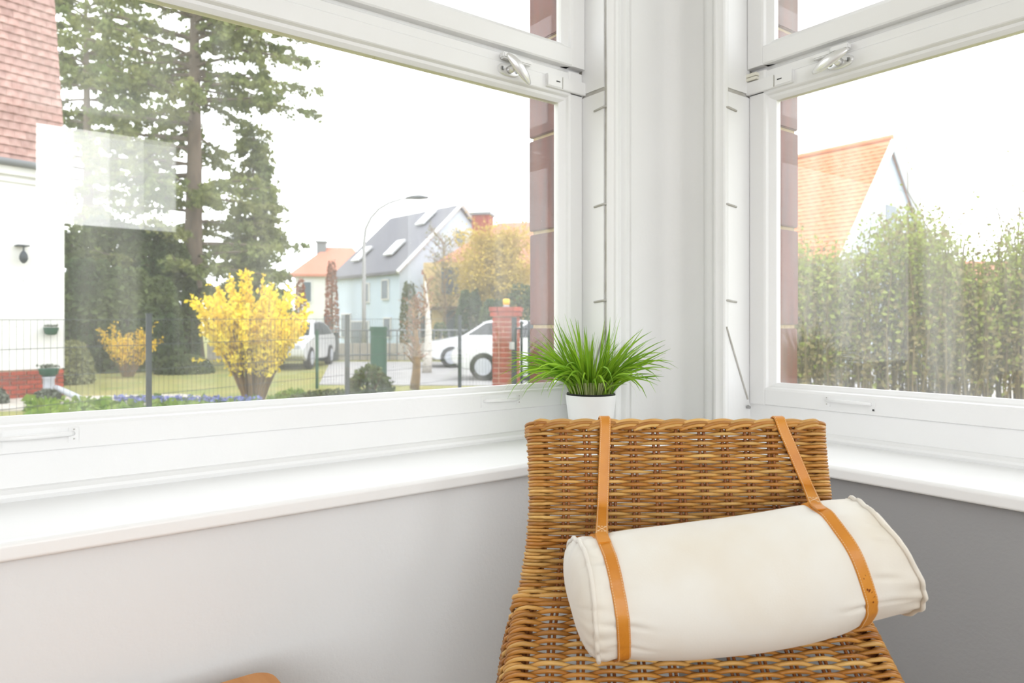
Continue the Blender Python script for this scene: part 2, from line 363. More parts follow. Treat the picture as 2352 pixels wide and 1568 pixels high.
# ---- outer brick pier clad with glazed tiles
pier = empty('wall_pier', (1.7, 1.5, GND), 'outer corner pier clad in brown glazed tiles', kind='structure')
MB().box((1.734, 1.690, 1.6), (0.306, 0.085, 1.9)).build('pier_core', M_mortar, pier)
MB().box((1.974, 1.414, 1.6), (0.054, 0.200, 1.9)).build('pier_core', M_mortar, pier)
for k in range(-5, 4):
    zc = EYE + 0.152 + 0.3035*k; j = [random.uniform(-0.0015, 0.0015) for _ in range(4)]
    wbox('tile', 1.420+j[0], 1.46, 1.622, 1.786, zc-0.146, zc+0.146, M_glaze, pier, bevel=0.003)
    wbox('tile', 1.890, 2.035, 1.206+j[1], 1.25, zc-0.146, zc+0.146, M_glaze, pier, bevel=0.003)
    wbox('tile', 1.470, 1.74, 1.765, 1.786+j[2], zc-0.146, zc+0.146, M_glaze, pier, bevel=0.003)
    wbox('tile', 1.75, 2.035, 1.765, 1.786+j[2], zc-0.146, zc+0.146, M_glaze, pier, bevel=0.003)
    wbox('tile', 2.02, 2.035+j[3], 1.26, 1.755, zc-0.146, zc+0.146, M_glaze, pier, bevel=0.003)

# ================================================================== THE GARDEN AND STREET
M_lawn = mat('spring_lawn', lin((118, 128, 62)), 0.95, lin((152, 142, 84)), 1.3, bump=0.5, bscale=30)
M_grassgreen = mat('fresh_grass', lin((92, 128, 40)), 0.9, lin((140, 158, 70)), 5.0, transl=0.3)
M_asphalt = mat('pale_asphalt', lin((168, 166, 166)), 0.9, lin((150, 148, 148)), 2.0)
M_paving = mat('pale_paving', lin((196, 190, 182)), 0.9, lin((176, 168, 158)), 4.0)
M_soil = mat('garden_soil', lin((128, 110, 84)), 1.0, lin((150, 138, 100)), 6.0)
M_render = mat('white_render', lin((222, 222, 220)), 0.9, lin((212, 212, 210)), 2.0, bump=0.1, bscale=60)
M_brick = mat('red_brick', lin((164, 78, 60)), 0.85, lin((144, 60, 46)), 14.0, rand=0.16, bump=0.2, bscale=80)
M_joint = mat('brick_joint', lin((208, 184, 164)), 0.95, lin((186, 160, 140)), 30.0)
M_rooftile = mat('faded_red_roof_tile', lin((178, 146, 138)), 0.8, lin((156, 120, 112)), 9.0, rand=0.12)
M_orange = mat('orange_roof_tile', lin((212, 146, 106)), 0.8, lin((200, 126, 84)), 5.0, rand=0.08)
M_roofdark = mat('slate_grey_roof', lin((116, 116, 124)), 0.8, lin((104, 104, 112)), 6.0, stretch=(1, 1, 6))
M_roofred = mat('terracotta_roof', lin((196, 136, 116)), 0.8, lin((182, 118, 96)), 5.0, stretch=(1, 1, 6))
M_blue = mat('pale_blue_render', lin((196, 211, 225)), 0.9, lin((190, 205, 220)), 2.0)
M_yellow = mat('yellow_render', lin((226, 202, 150)), 0.9, lin((218, 192, 138)), 2.0)
M_win = mat('dim_window_glass', lin((96, 108, 118)), 0.15)
M_fence = mat('anthracite_metal', lin((44, 54, 62)), 0.5)
M_gutter = mat('grey_metal_gutter', lin((120, 124, 128)), 0.5)
M_bark = mat('spruce_bark', lin((128, 114, 100)), 0.95, lin((100, 88, 78)), 4.0, stretch=(3, 3, .6), bump=0.4, bscale=20)
M_needle = mat('spruce_needles', lin((112, 128, 74)), 0.9, lin((148, 152, 94)), 0.9, transl=0.3)
M_needle2 = mat('dark_conifer_needles', lin((66, 88, 50)), 0.9, lin((104, 118, 70)), 0.8, transl=0.25, thresh=(.4,.62))
M_fors = mat('forsythia_yellow', lin((250, 234, 70)), 0.7, lin((244, 214, 40)), 3.0, transl=0.35)
M_fors2 = mat('deep_yellow_blossom', lin((242, 212, 54)), 0.7, lin((232, 190, 36)), 4.0, transl=0.3)
M_twig = mat('brown_twig', lin((146, 118, 84)), 0.9, lin((116, 92, 64)), 6.0)
M_hedgestem = mat('hedge_stem', lin((112, 96, 66)), 0.9, lin((92, 82, 52)), 5.0)
M_hedgeleaf = mat('hedge_leaf', lin((136, 150, 58)), 0.8, lin((160, 168, 84)), 1.2, transl=0.35)
M_hedgedry = mat('dry_hedge_leaf', lin((150, 134, 92)), 0.9, lin((130, 124, 76)), 2.0, transl=0.35)
M_shrub = mat('dark_green_shrub_leaf', lin((60, 78, 40)), 0.9, lin((92, 102, 54)), 2.0, transl=0.2)
M_pale = mat('pale_green_leaf', lin((150, 152, 104)), 0.9, lin((130, 136, 90)), 3.0, transl=0.25)
M_grayleaf = mat('grey_green_leaf', lin((120, 126, 112)), 0.9, lin((98, 104, 92)), 6.0)
M_willow = mat('yellow_willow_catkin', lin((206, 184, 84)), 0.9, lin((188, 160, 66)), 1.5, transl=0.3)
M_blueflower = mat('blue_flower', lin((104, 112, 176)), 0.7, lin((124, 130, 190)), 9.0)
M_carpaint = mat('white_car_paint', lin((212, 214, 216)), 0.25, coat=0.6)
M_carwin = mat('dark_car_glass', lin((52, 56, 60)), 0.1)
M_tyre = mat('tyre_rubber', lin((48, 48, 50)), 0.8)
M_lamp = mat('pale_lamp_post', lin((178, 178, 180)), 0.5)
M_green = mat('green_plastic', lin((40, 84, 66)), 0.5)
M_zinc = mat('pale_zinc', lin((178, 182, 190)), 0.5)
M_birch = mat('birch_bark', lin((206, 200, 190)), 0.8, lin((150, 140, 128)), 9.0, stretch=(1, 1, 3), thresh=(0.5, 0.72))
M_rust = mat('copper_leaf', lin((170, 112, 88)), 0.9, lin((150, 96, 76)), 3.0, transl=0.2)
M_amber = mat('amber_lamp_glass', lin((240, 190, 30)), 0.3)

def CT(lat0, d0, ang):
    """local (x along the wall to the right, y away, z above the ground) with the wall turned by ang from the picture plane"""
    c, s = math.cos(ang), math.sin(ang)
    return lambda x, y, z: (lambda p: Vector((p.x, p.y, GND+z)))(C(lat0+x*c-y*s, d0+x*s+y*c, 0))

# ground
def ground(name, pts, z, m, label, h=0.04):
    n = len(pts); vs = [Vector((p.x, p.y, z)) for p in pts]+[Vector((p.x, p.y, z-h)) for p in pts]
    fs = [tuple(range(n)), tuple(range(2*n-1, n-1, -1))]+[(i, (i+1) % n, n+(i+1) % n, n+i) for i in range(n)]
    return tag(pmesh(name, vs, fs, m, fix=True), label, kind='structure')
ground('lawn', [C(-90, -2, 0), C(90, -2, 0), C(90, 130, 0), C(-90, 130, 0)], GND-0.02, M_lawn, 'spring lawn around the houses', 0.2)
ground('street', [C(-4.2, 15.2, 0), C(12, 14.0, 0), C(40, 14.0, 0), C(40, 25, 0), C(-6.5, 25, 0)], GND, M_asphalt, 'pale asphalt street with parked cars')
ground('paving', [C(-9, 12.15, 0), C(-6.1, 12.9, 0), C(-4.6, 11.8, 0), C(-5.2, 10.9, 0), C(-9, 10.2, 0)], GND+0.01, M_paving, 'pale paved strip along the neighbouring house')
ground('yard', [C(4.5, 9.5, 0), C(14, 8.2, 0), C(30, 9, 0), C(30, 13.8, 0), C(3.6, 13.8, 0)], GND+0.01, M_paving, 'pale paved yard behind the hedge')
ground('flower_bed', [C(-5.5, 8.2, 0), C(-1.0, 12.6, 0), C(0.6, 10.6, 0), C(-3.6, 5.6, 0)], GND+0.005, M_soil, 'planted bed behind the wire fence')

def leafcloud(mb, pts, size, jit=0.5, tri=True):
    """small random leaf blades at the points"""
    P = np.asarray(pts, float); n = len(P)
    a = rng.normal(size=(n, 3)); a /= np.linalg.norm(a, axis=1)[:, None]
    b = np.cross(a, rng.normal(size=(n, 3))); b /= np.linalg.norm(b, axis=1)[:, None]
    s = (size*(1+jit*(rng.random(n)*2-1)))[:, None]
    k = len(mb.v)
    V = np.stack([P-a*s*0.5, P+b*s*0.32, P+a*s*0.5, P-b*s*0.32], 1).reshape(-1, 3)
    mb.v += [tuple(v) for v in V.tolist()]
    mb.f += [(k+4*i, k+4*i+1, k+4*i+2, k+4*i+3) for i in range(n)]
def stuffpart(mb, name, m, par):
    o = mb.build(name, m, par, fix=False); o['kind'] = 'stuff'; return o
def up3(z): return Vector((0, 0, z))
RIGHT = Vector((FY, -FX, 0)); FWD = Vector((FX, FY, 0))

# ---- neighbouring house at the left edge
hx, hd_ = -8.14, 12.7
hang = math.pi/2-math.radians(37.7)
HT = CT(hx, hd_, hang)    # x to the right along the wall (the house lies at negative x)
H = empty('house', HT(0, 0, 0), 'white rendered house with brick plinth and steep faded red tile roof at the left edge', 'house')
def hbox(T, name, x0, x1, y0, y1, z0, z1, m, par, bevel=0):
    return MB().box(((x0+x1)/2, (y0+y1)/2, (z0+z1)/2), ((x1-x0)/2, (y1-y0)/2, (z1-z0)/2), T).build(name, m, par, bevel=bevel)
hbox(HT, 'wall', -5, 0, 0, 7, 0.50, 4.02, M_render, H)
hbox(HT, 'plinth', -5, -0.02, 0.035, 6.98, -0.1, 0.50, M_joint, H)
bw, bh = 0.232, 0.066
for r in range(8):
    z = 0.022+r*(bh+0.014)
    if z+bh > 0.53: break
    x = -(bw*0.5 if r % 2 else 0) - 0.004
    if r % 2: hbox(HT, 'brick', -bw*0.5+0.006, -0.004, 0, 0.05, z-0.02, z-0.02+bh, M_brick, H, 0.004)
    for c in range(7):
        hbox(HT, 'brick', x-bw+0.008, x-0.006, random.uniform(0, .004), 0.05, z-0.02, z-0.02+bh, M_brick, H, 0.004); x -= bw+0.006
    for c in range(5): hbox(HT, 'brick', -0.05, 0, 0.06+c*0.245+(0.12 if r % 2 else 0), 0.06+c*0.245+0.232+(0.12 if r % 2 else 0), z-0.02, z-0.02+bh, M_brick, H, 0.004)
hbox(HT, 'cornice', -5, 0.03, -0.06, 0.02, 3.86, 4.02, M_render, H, 0.01)
hbox(HT, 'cornice', -5, 0.015, -0.03, 0.02, 3.74, 3.80, M_render, H, 0.01)
q = MB().tube([HT(-5, -0.12, 4.07), HT(0.03, -0.12, 4.07)], 0.06, 10).build('gutter', M_gutter, H, smooth=True)
# steep tiled roof: courses of small tiles
RS = 6.0; ca = math.atan(RS); tl_h, tl_w = 0.150, 0.172
vs = [HT(-5, 0.06, 4.05), HT(0.0, 0.06, 4.05), HT(0.0, 0.06+5/RS, 9.05), HT(-5, 0.06+5/RS, 9.05), HT(-5, 6, 4.05), HT(0, 6, 4.05), HT(0, 6, 9.05), HT(-5, 6, 9.05)]
pmesh('roof_deck', vs, [(0, 1, 2, 3), (1, 5, 6, 2), (4, 7, 6, 5), (0, 3, 7, 4), (3, 2, 6, 7), (0, 4, 5, 1)], M_roofdark, H, fix=True)
def tilemesh(name, w_, h_, t_, m):
    prof = []
    for i in range(5):
        x = -w_/2+w_*i/4; prof.append((x, t_*0.9*math.cos(math.pi*2*(i/4-0.5))*0.35))
    vs = [(x, -t_*1.1-o, 0) for x, o in prof]+[(x, -0.004, h_*1.15) for x, o in prof]+[(x, 0.0, 0) for x, o in prof]
    fs = [(i, i+1, 5+i+1, 5+i) for i in range(4)]+[(10+i, 10+i+1, i+1, i) for i in range(4)]+[(0, 5, 10), (4, 14, 9)]
    me = bpy.data.meshes.new(name); me.from_pydata(vs, [], fs); me.update(); me.materials.append(m); return me
def tilegrid(par, T, x0, x1, z0, sy, nrow, tw, th, t_, m, y0, limit, base_ang):
    """T(x,y,z); roof plane starts at (.., y0, z0) and climbs with slope sy (rise over run)"""
    me = tilemesh('tile', tw*0.985, th, t_, m); a = math.atan(sy); cnt = 0; rest = MB()
    ex = (T(1, 0, 0)-T(0, 0, 0)); ey = (T(0, 1, 0)-T(0, 0, 0)); ez = Vector((0, 0, 1))
    up = ey*math.cos(a)+ez*math.sin(a); nn = ez*math.cos(a)-ey*math.sin(a)
    R = Matrix((ex, -nn, up)).transposed().to_4x4()
    for r in range(nrow):
        s = r*th; xx = x1-tw/2-(tw/2 if r % 2 else 0); half = r % 2 == 1
        if half: xx += tw*0.75
        while xx > x0:
            p = T(xx, y0+s*math.cos(a), z0+s*math.sin(a))+nn*(0.018+random.uniform(0, 0.004))
            M = Matrix.Translation(p) @ R
            if half: M = M @ Matrix.Diagonal((0.5, 1, 1, 1))
            if cnt < limit:
                o = bpy.data.objects.new('tile', me); COL.objects.link(o); o.parent = par
                o.matrix_parent_inverse = Matrix.Translation(-Vector(par.location)); o.matrix_basis = M; cnt += 1
            else:
                rest.add([M @ v.co for v in me.vertices], [tuple(f.vertices) for f in me.polygons])
            xx -= tw*0.75 if half else tw; half = False
    if rest.v: stuffpart(rest, 'roof_tiles', m, par)
tilegrid(H, HT, -1.55, 0.03, 4.08, RS, 22, tl_w, tl_h, 0.034, M_rooftile, 0.03, 299, 0)
# wall lamp, hanging planter on the house
wl = empty('wall_lamp', HT(-0.70, -0.1, 2.45), 'small dark lantern on a bracket on the white house wall', 'lamp')
hbox(HT, 'bracket', -0.78, -0.60, -0.20, 0.0, 2.64, 2.66, M_fence, wl, 0.004); hbox(HT, 'bracket', -0.70, -0.68, -0.18, -0.16, 2.54, 2.66, M_fence, wl)
q = MB(); q.tube([HT(-0.69, -0.17, z) for z in (2.56, 2.53, 2.48, 2.42, 2.37, 2.34)], [0.015, 0.04, 0.062, 0.066, 0.045, 0.01], 12); q.build('shade', M_fence, wl, smooth=True)
hp = empty('hanging_planter', HT(-0.26, -0.1, 1.15), 'small green planter hanging on the white house wall', 'planter')
q = MB(); q.tube([HT(-0.255, -0.12, z) for z in (1.10, 1.12, 1.20, 1.23, 1.235)], [0.05, 0.09, 0.115, 0.118, 0.125], 12); q.build('pot', M_green, hp, smooth=True)
lm = MB(); leafcloud(lm, [tuple(HT(-0.255+random.uniform(-.09, .09), -0.12+random.uniform(-.08, .08), 1.25+random.uniform(0, .03))) for _ in range(60)], 0.04); stuffpart(lm, 'foliage', M_grayleaf, hp)
# planter on a pedestal and the drain pipe
pt = empty('pedestal_planter', gp(112, 11.9), 'green bowl planter on a pale column beside the brick plinth', 'planter')
base = gp(112, 11.9)
q = MB(); q.tube([base+up3(z) for z in (0, 0.03, 0.05, 0.36, 0.40)], [0.13, 0.13, 0.085, 0.085, 0.11], 14); q.build('column', M_zinc, pt, smooth=True)
q = MB(); q.tube([base+up3(z) for z in (0.40, 0.44, 0.52, 0.54)], [0.08, 0.135, 0.15, 0.155], 14); q.build('bowl', M_green, pt, smooth=True)
lm = MB(); leafcloud(lm, [tuple(base+Vector((random.gauss(0, .07), random.gauss(0, .07), .56+random.random()*.04))) for _ in range(120)], 0.05); stuffpart(lm, 'foliage', M_grayleaf, pt)
q = MB(); q.tube([gp(128, 11.8, 0.22), gp(140, 11.6, 0.2), gp(168, 11.4, 0.13), gp(192, 11.3, 0.055)], 0.05, 10); o = q.build('drain_pipe', M_zinc, None, smooth=True); tag(o, 'pale grey drain pipe lying slanted next to the column planter', 'pipe')
def mound(name, px, d, rx, rz, m, n, size, label, cat, stem=M_twig, ry=None):
    b = gp(px, d); o = empty(name, b, label, cat); lm = MB(); P = []
    ry = ry or rx
    for _ in range(n):
        v = Vector(rng.normal(size=3).tolist()).normalized(); v.z = abs(v.z); k_ = random.uniform(0.72, 1.03)
        P.append(tuple(b+RIGHT*(v.x*rx*k_)+FWD*(v.y*ry*k_)+up3(v.z*rz*k_)))
    leafcloud(lm, P, size); stuffpart(lm, 'foliage', m, o)
    st = MB()
    for _ in range(14):
        a = random.uniform(0, 6.28); r_ = random.uniform(.2, .8)
        st.tube([b, b+RIGHT*(math.cos(a)*rx*.4*r_)+FWD*(math.sin(a)*ry*.4*r_)+up3(rz*.5), b+RIGHT*(math.cos(a)*rx*.8*r_)+FWD*(math.sin(a)*ry*.8*r_)+up3(rz*.85)], [0.012, 0.008, 0.004], 4)
    stuffpart(st, 'stems', stem, o); return o
mound('lavender_bush', 108, 11.5, 0.24, 0.22, M_grayleaf, 1500, 0.06, 'low grey green bush at the foot of the column planter', 'bush')
mound('lavender_bush', -6, 11.3, 0.16, 0.26, M_grayleaf, 800, 0.06, 'small grey bush at the very left edge before the brick plinth', 'bush')
mound('pale_bush', 168, 15.5, 0.42, 0.95, M_pale, 3500, 0.09, 'pale yellow green bush right behind the white house corner', 'bush')
mound('round_bush', 424, 19.0, 0.74, 0.48, M_shrub, 5000, 0.10, 'round green bush in front of the spruce trunk', 'bush')

# ---- big dark evergreen hedge behind the lawn
def conifer_mass(name, cols, label, m, n, size, base_d):
    b = gp(cols[0][0], base_d); o = empty(name, b, label, 'hedge'); lm = MB(); P = []
    for px, top, hw, dd in cols:
        c = gp(px, dd); hgt = (750-top)/FOC*dd+EYE-GND; R_ = hw/FOC*dd
        for _ in range(n):
            t = random.random()**0.8; a = random.uniform(0, 2*math.pi); rr = R_*(1.0-0.55*t**3)*random.uniform(0.82, 1.05)
            P.append(tuple(c+RIGHT*(math.cos(a)*rr)+FWD*(math.sin(a)*rr*0.8)+up3(hgt*t*random.uniform(.97, 1.02))))
    leafcloud(lm, P, size); stuffpart(lm, 'foliage', m, o)
    st = MB()
    for px, top, hw, dd in cols: st.tube([gp(px, dd), gp(px, dd, ((750-top)/FOC*dd+EYE-GND)*0.9)], [0.12, 0.03], 6)
    st.build('stems', M_bark, o); return o
conifer_mass('evergreen_hedge', [(165, 530, 80, 21), (245, 505, 85, 22), (330, 520, 75, 22), (395, 560, 60, 23), (205, 600, 75, 19.5), (290, 620, 80, 19.8), (360, 640, 55, 20.2)], 'tall dark evergreen hedge between the white house and the spruce', M_needle2, 5200, 0.17, 21)

# ---- the spruce
def spruce(name, px, d, label, height, r0, limbs, lean=0.0, fs=0.15, fm=M_needle, dens=1.0):
    b = gp(px, d); o = empty(name, b, label, 'tree')
    tr = MB(); pts = []; rs = []
    for i in range(14):
        t = i/13; pts.append(b+up3(height*t)+RIGHT*(lean*t+0.06*math.sin(5*t))); rs.append(r0*(1-0.93*t)*(1.0 if i else 1.35)+0.01)
    tr.tube(pts, rs, 12); tr.build('trunk', M_bark, o, smooth=True)
    bm_ = MB(); lm = MB(); P = []
    for (h, az, ln, droop) in limbs:
        s = b+up3(h)+RIGHT*(lean*h/height); dv = RIGHT*math.cos(az)+FWD*math.sin(az)
        lp = []
        for k in range(7):
            t = k/6; lp.append(s+dv*(ln*t)+up3(ln*(0.10*t-droop*t*t+0.10*t**4)))
        bm_.tube(lp, [0.045*(1-t*0.85)*ln/3+0.006 for t in np.linspace(0, 1, 7)], 5, cap=False)
        n_s = int(ln*7*dens)
        side = dv.cross(Vector((0, 0, 1)))
        for k in range(n_s):
            t = random.uniform(0.18, 1.0); q = int(min(t*6, 5)); f = t*6-q; c = lp[q].lerp(lp[q+1], f)
            sl = random.uniform(0.15, 0.62)*(1.15-0.7*abs(t-0.55)); sd = random.choice((-1, 1))
            tip = c+side*(sd*sl*0.7)+dv*(sl*0.5)+up3(-sl*random.uniform(0.15, 0.75))
            for m_ in range(int(18*sl/0.4)):
                u = random.random(); w_ = 0.055
                P.append(tuple(c.lerp(tip, u)+Vector((random.gauss(0, w_), random.gauss(0, w_), random.gauss(0, w_)))))
    bo = bm_.build('branches', M_bark, o); bo['kind'] = 'stuff'
    leafcloud(lm, P, fs); stuffpart(lm, 'foliage', fm, o); return o
limbs = []
h = 2.4
while h < 15.5:
    for k in range(4):
        az = random.uniform(0, 2*math.pi)
        ln = (3.6 if h < 9.5 else 4.3)*random.uniform(0.72, 1.06)
        if math.cos(az) > 0: ln *= (0.98 if h < 6.5 else 1.02) if h < 7.0 else 0.98
        else: ln *= 1.0
        limbs.append((h+random.uniform(-.12, .12), az, ln, random.uniform(0.10, 0.26)))
    h += 0.40
# a gap on the right of the trunk at mid height, long drooping arms above it
limbs = [l for l in limbs if not (6.3 < l[0] < 8.2 and math.cos(l[1]) > 0.2)]
for hh in (8.9, 9.7, 10.6, 11.6, 12.6): limbs += [(hh, 0.1, 4.1, 0.27), (hh+0.3, -0.5, 4.0, 0.30)]
spruce('spruce_tree', 436, 23.5, 'tall spruce with long drooping branches behind the forsythia', 17.0, 0.36, limbs, 0.25)
limbs2 = []
h = 1.0
while h < 9.0:
    for k in range(5): limbs2.append((h, random.uniform(0, 6.28), max(0.5, 1.75*(1-h/12))*random.uniform(.8, 1.1), 0.2))
    h += 0.34
spruce('young_spruce', 585, 27, 'dark narrower spruce standing right of the tall spruce', 8.6, 0.14, limbs2, 0, 0.16, M_needle, 1.9)
limbs3 = []
h = 4.5
while h < 16:
    for k in range(4): limbs3.append((h, random.uniform(0, 6.28), 3.2*random.uniform(.7, 1.1), 0.2))
    h += 0.5
spruce('rear_spruce', 200, 30, 'spruce crown rising behind the evergreen hedge beside the white house', 17, 0.3, limbs3, 0, 0.18, M_needle, 1.1)

# ---- forsythia bushes
def forsythia(name, px, d, label, hgt, spread, nst, nbl, size, m, tw=0.5, skew=0.0):
    b = gp(px, d); o = empty(name, b, label, 'bush'); st = MB(); P = []
    for i in range(nst):
        a = random.uniform(0, 2*math.pi); rr = spread*math.sqrt(random.random()); k_ = random.uniform(0.62, 1.0)
        top = b+RIGHT*(math.cos(a)*rr+skew*random.random())+FWD*(math.sin(a)*rr)+up3(hgt*k_*(1.0-0.22*(rr/spread)))
        b0 = b+RIGHT*(math.cos(a)*0.16*rr)+FWD*(math.sin(a)*0.14*rr)
        mid = b0.lerp(top, 0.45)+up3(0.12*hgt); pts = []
        for k in range(8):
            t = k/7; pts.append((1-t)**2*b0+2*t*(1-t)*mid+t*t*top+RIGHT*random.gauss(0, .012))
        st.tube(pts, [0.012*(1-0.75*k/7) for k in range(8)], 4, cap=False)
        for _ in range(nbl):
            t = random.uniform(0.22, 1.0)**0.8*7; q = int(min(t, 6)); c = pts[q].lerp(pts[q+1], t-q)
            P.append(tuple(c+Vector((random.gauss(0, .022), random.gauss(0, .022), random.gauss(0, .022)))))
        for _ in range(3):
            t = random.uniform(3, 6.5); q = int(t); c = pts[q].lerp(pts[q+1], t-q); e = c+RIGHT*random.gauss(0, .16)+FWD*random.gauss(0, .16)+up3(random.uniform(.05, .28))
            st.tube([c, c.lerp(e, .5)+up3(.03), e], [0.006, 0.004, 0.002], 3, cap=False)
            for _ in range(nbl//4): P.append(tuple(c.lerp(e, random.random())+Vector((random.gauss(0, .018), random.gauss(0, .018), random.gauss(0, .018)))))
    stuffpart(st, 'stems', M_twig, o); lm = MB(); leafcloud(lm, P, size); stuffpart(lm, 'blossom', m, o); return o
forsythia('forsythia', 583, 11.6, 'large bright yellow forsythia in full bloom behind the fence', 2.30, 0.98, 120, 66, 0.075, M_fors, skew=0.0)
forsythia('forsythia', 292, 17.5, 'smaller deep yellow forsythia in front of the dark hedge', 1.45, 0.85, 34, 26, 0.075, M_fors2)

# blue flowers and fresh grass tufts in the bed
fl = MB(); P = []; G = MB(); GP = []
for _ in range(800):
    t = random.random(); px_ = 262+t*340; dd = 10.9+random.gauss(0, .14)-0.2*t
    c = gp(px_, dd, random.uniform(0.10, 0.17)); P.append(tuple(c))
for _ in range(5200):
    px_ = random.uniform(60, 1130); dd = random.uniform(7.4, 11.3); c = gp(px_, dd)
    if random.random() < 0.6: GP.append(tuple(c+up3(random.uniform(0.0, 0.12))))
leafcloud(fl, P, 0.045); o = stuffpart(fl, 'grape_hyacinths', M_blueflower, None); tag(o, 'row of small blue flowers in the grass below the forsythia', 'flowers')
leafcloud(G, GP, 0.16); o = stuffpart(G, 'grass_tufts', M_grassgreen, None); tag(o, 'fresh green grass tufts growing along the wire fence', 'grass')
# shrubs right of the forsythia behind the fence
mound('garden_shrub', 850, 10.6, 0.42, 0.66, M_shrub, 1500, 0.075, 'loose olive green shrub right of the second fence post', 'bush')
mound('garden_shrub', 752, 9.8, 0.75, 0.36, M_shrub, 2600, 0.06, 'low spreading green shrub between forsythia and second fence post', 'bush')
mound('garden_shrub', 905, 9.6, 0.50, 0.30, M_pale, 1500, 0.06, 'low pale green plant at the foot of the bare tree', 'bush')
mound('garden_shrub', 1010, 10.3, 0.42, 0.24, M_shrub, 1400, 0.06, 'low green shrub left of the third fence post', 'bush')
mound('garden_shrub', 672, 10.2, 0.36, 0.34, M_grassgreen, 1200, 0.06, 'fresh green plant right beside the forsythia stems', 'bush')

# ---- wire mesh fence with posts
FP = [(-4.17, 3.61)]
p0 = Vector((-3.037, 5.84)); stp = Vector((1.133, 2.231))
fn = empty('wire_fence', C(p0.x, p0.y, -1.2), 'anthracite wire mesh fence with square posts crossing the garden', 'fence')
def fpt(s): return p0+stp*s
for k in (-1, 0, 1, 2):
    q = fpt(k); c = C(q.x, q.y, 0); top = 0.10+0.028*k
    MB().box((c.x, c.y, (GND+EYE+top)/2), (0.021, 0.021, (EYE+top-GND)/2)).build('post', M_fence, fn, bevel=0.003)
    MB().box((c.x, c.y, EYE+top+0.006), (0.024, 0.024, 0.006)).build('post_cap', M_fence, fn)
wires = MB()
for k in range(-1, 2):
    for sgn in (0,):
        nW = 54
        for i in range(nW+1):
            s = k+i/nW; q = fpt(s); c = C(q.x, q.y, 0); tz = EYE+0.06+0.028*s
            wires.box((c.x, c.y, (GND+0.05+tz)/2), (0.0009, 0.0009, (tz-GND-0.05)/2))
        a = fpt(k); b_ = fpt(k+1)
        for j in range(7):
            f = j/6
            pa, pb = C(a.x, a.y, 0), C(b_.x, b_.y, 0)
            pa.z = GND+0.05+(EYE+0.06+0.028*k-GND-0.05)*f; pb.z = GND+0.05+(EYE+0.06+0.028*(k+1)-GND-0.05)*f
            wires.tube([pa, pb], 0.0022, 4)
stuffpart(wires, 'wire_mesh', M_fence, fn)
w2 = MB(); a = fpt(2)
for i in range(14):
    c = C(a.x+i*0.045, a.y+i*0.075, 0); w2.box((c.x, c.y, (GND+EYE+0.1)/2), (0.0012, 0.0012, (EYE+0.1-GND)/2))
stuffpart(w2, 'wire_mesh', M_fence, fn)

# ---- brick gate pillar
bp = gp(1163, 11.5); PT = CT((1163-1176)/FOC*11.5, 11.5, math.radians(-6))
pl = empty('brick_pillar', bp, 'red brick gate pillar with projecting top course', 'pillar')
s_ = 0.205
MB().box((0, 0, 0.72), (s_-0.012, s_-0.012, 0.74), PT).build('mortar_core', M_joint, pl)
def bricks_row(z, s_, par):
    L1 = s_*2-0.115
    for k in range(4):
        off = (z*13) % 2 > 1
        A = L1*0.62
        for (lo, hi) in (((-s_, -s_+A-0.005), (-s_+A+0.005, -s_+L1)) if int(round(z/0.083)) % 2 else ((-s_, -s_+L1*0.35-0.005), (-s_+L1*0.35+0.005, -s_+L1))):
            c_ = (lo+hi)/2; hh = (hi-lo)/2; y_ = -s_+0.0575
            p_ = [(c_, y_), (-y_, c_), (-c_, -y_), (y_, -c_)][k]
            hx_, hy_ = (hh, 0.0525) if k % 2 == 0 else (0.0525, hh)
            MB().box((p_[0], p_[1], z), (hx_, hy_, 0.0355), PT).build('brick', M_brick, par, bevel=0.003)
nrow = 17
for r in range(nrow): bricks_row(0.0415+r*0.083, s_, pl)
bricks_row(0.0415+nrow*0.083, s_+0.035, pl); bricks_row(0.0415+(nrow+1)*0.083*0.998, s_+0.05, pl)
o = wbox('x', 0, 1, 0, 1, 0, 1, M_joint, pl); bpy.data.objects.remove(o)
lt_ = empty('pillar_lamp', PT(0, 0, 1.60), 'amber yellow lamp on top of the brick pillar', 'lamp')
ztop = 0.083*(nrow+2)
MB().tube([PT(0, 0, ztop), PT(0, 0, ztop+0.03)], 0.05, 14).build('lamp_base', M_lamp, lt_)
MB().tube([PT(0, 0, ztop+z) for z in (0.03, 0.035, 0.115, 0.13)], [0.04, 0.058, 0.058, 0.045], 14).build('lamp_glass', M_amber, lt_, smooth=True)
gt = empty('metal_gate', gp(1200, 11.2), 'dark metal gate with vertical bars right of the brick pillar', 'gate')
for i in range(9):
    c = gp(1181+i*17, 11.15-0.02*i); MB().box((c.x, c.y, GND+0.68), (0.014 if i else 0.03, 0.014 if i else 0.03, 0.66 if i else 0.72)).build('bar', M_fence, gt)
for z in (0.12, 1.22): MB().tube([gp(1181, 11.15, z), gp(1181+8*17, 10.99, z)], 0.016, 4).build('rail', M_fence, gt)
MB().box(tuple(gp(1176, 11.02, 0.95)), (0.03, 0.03, 0.06)).build('gate_lock', M_lamp, gt, bevel=0.004)

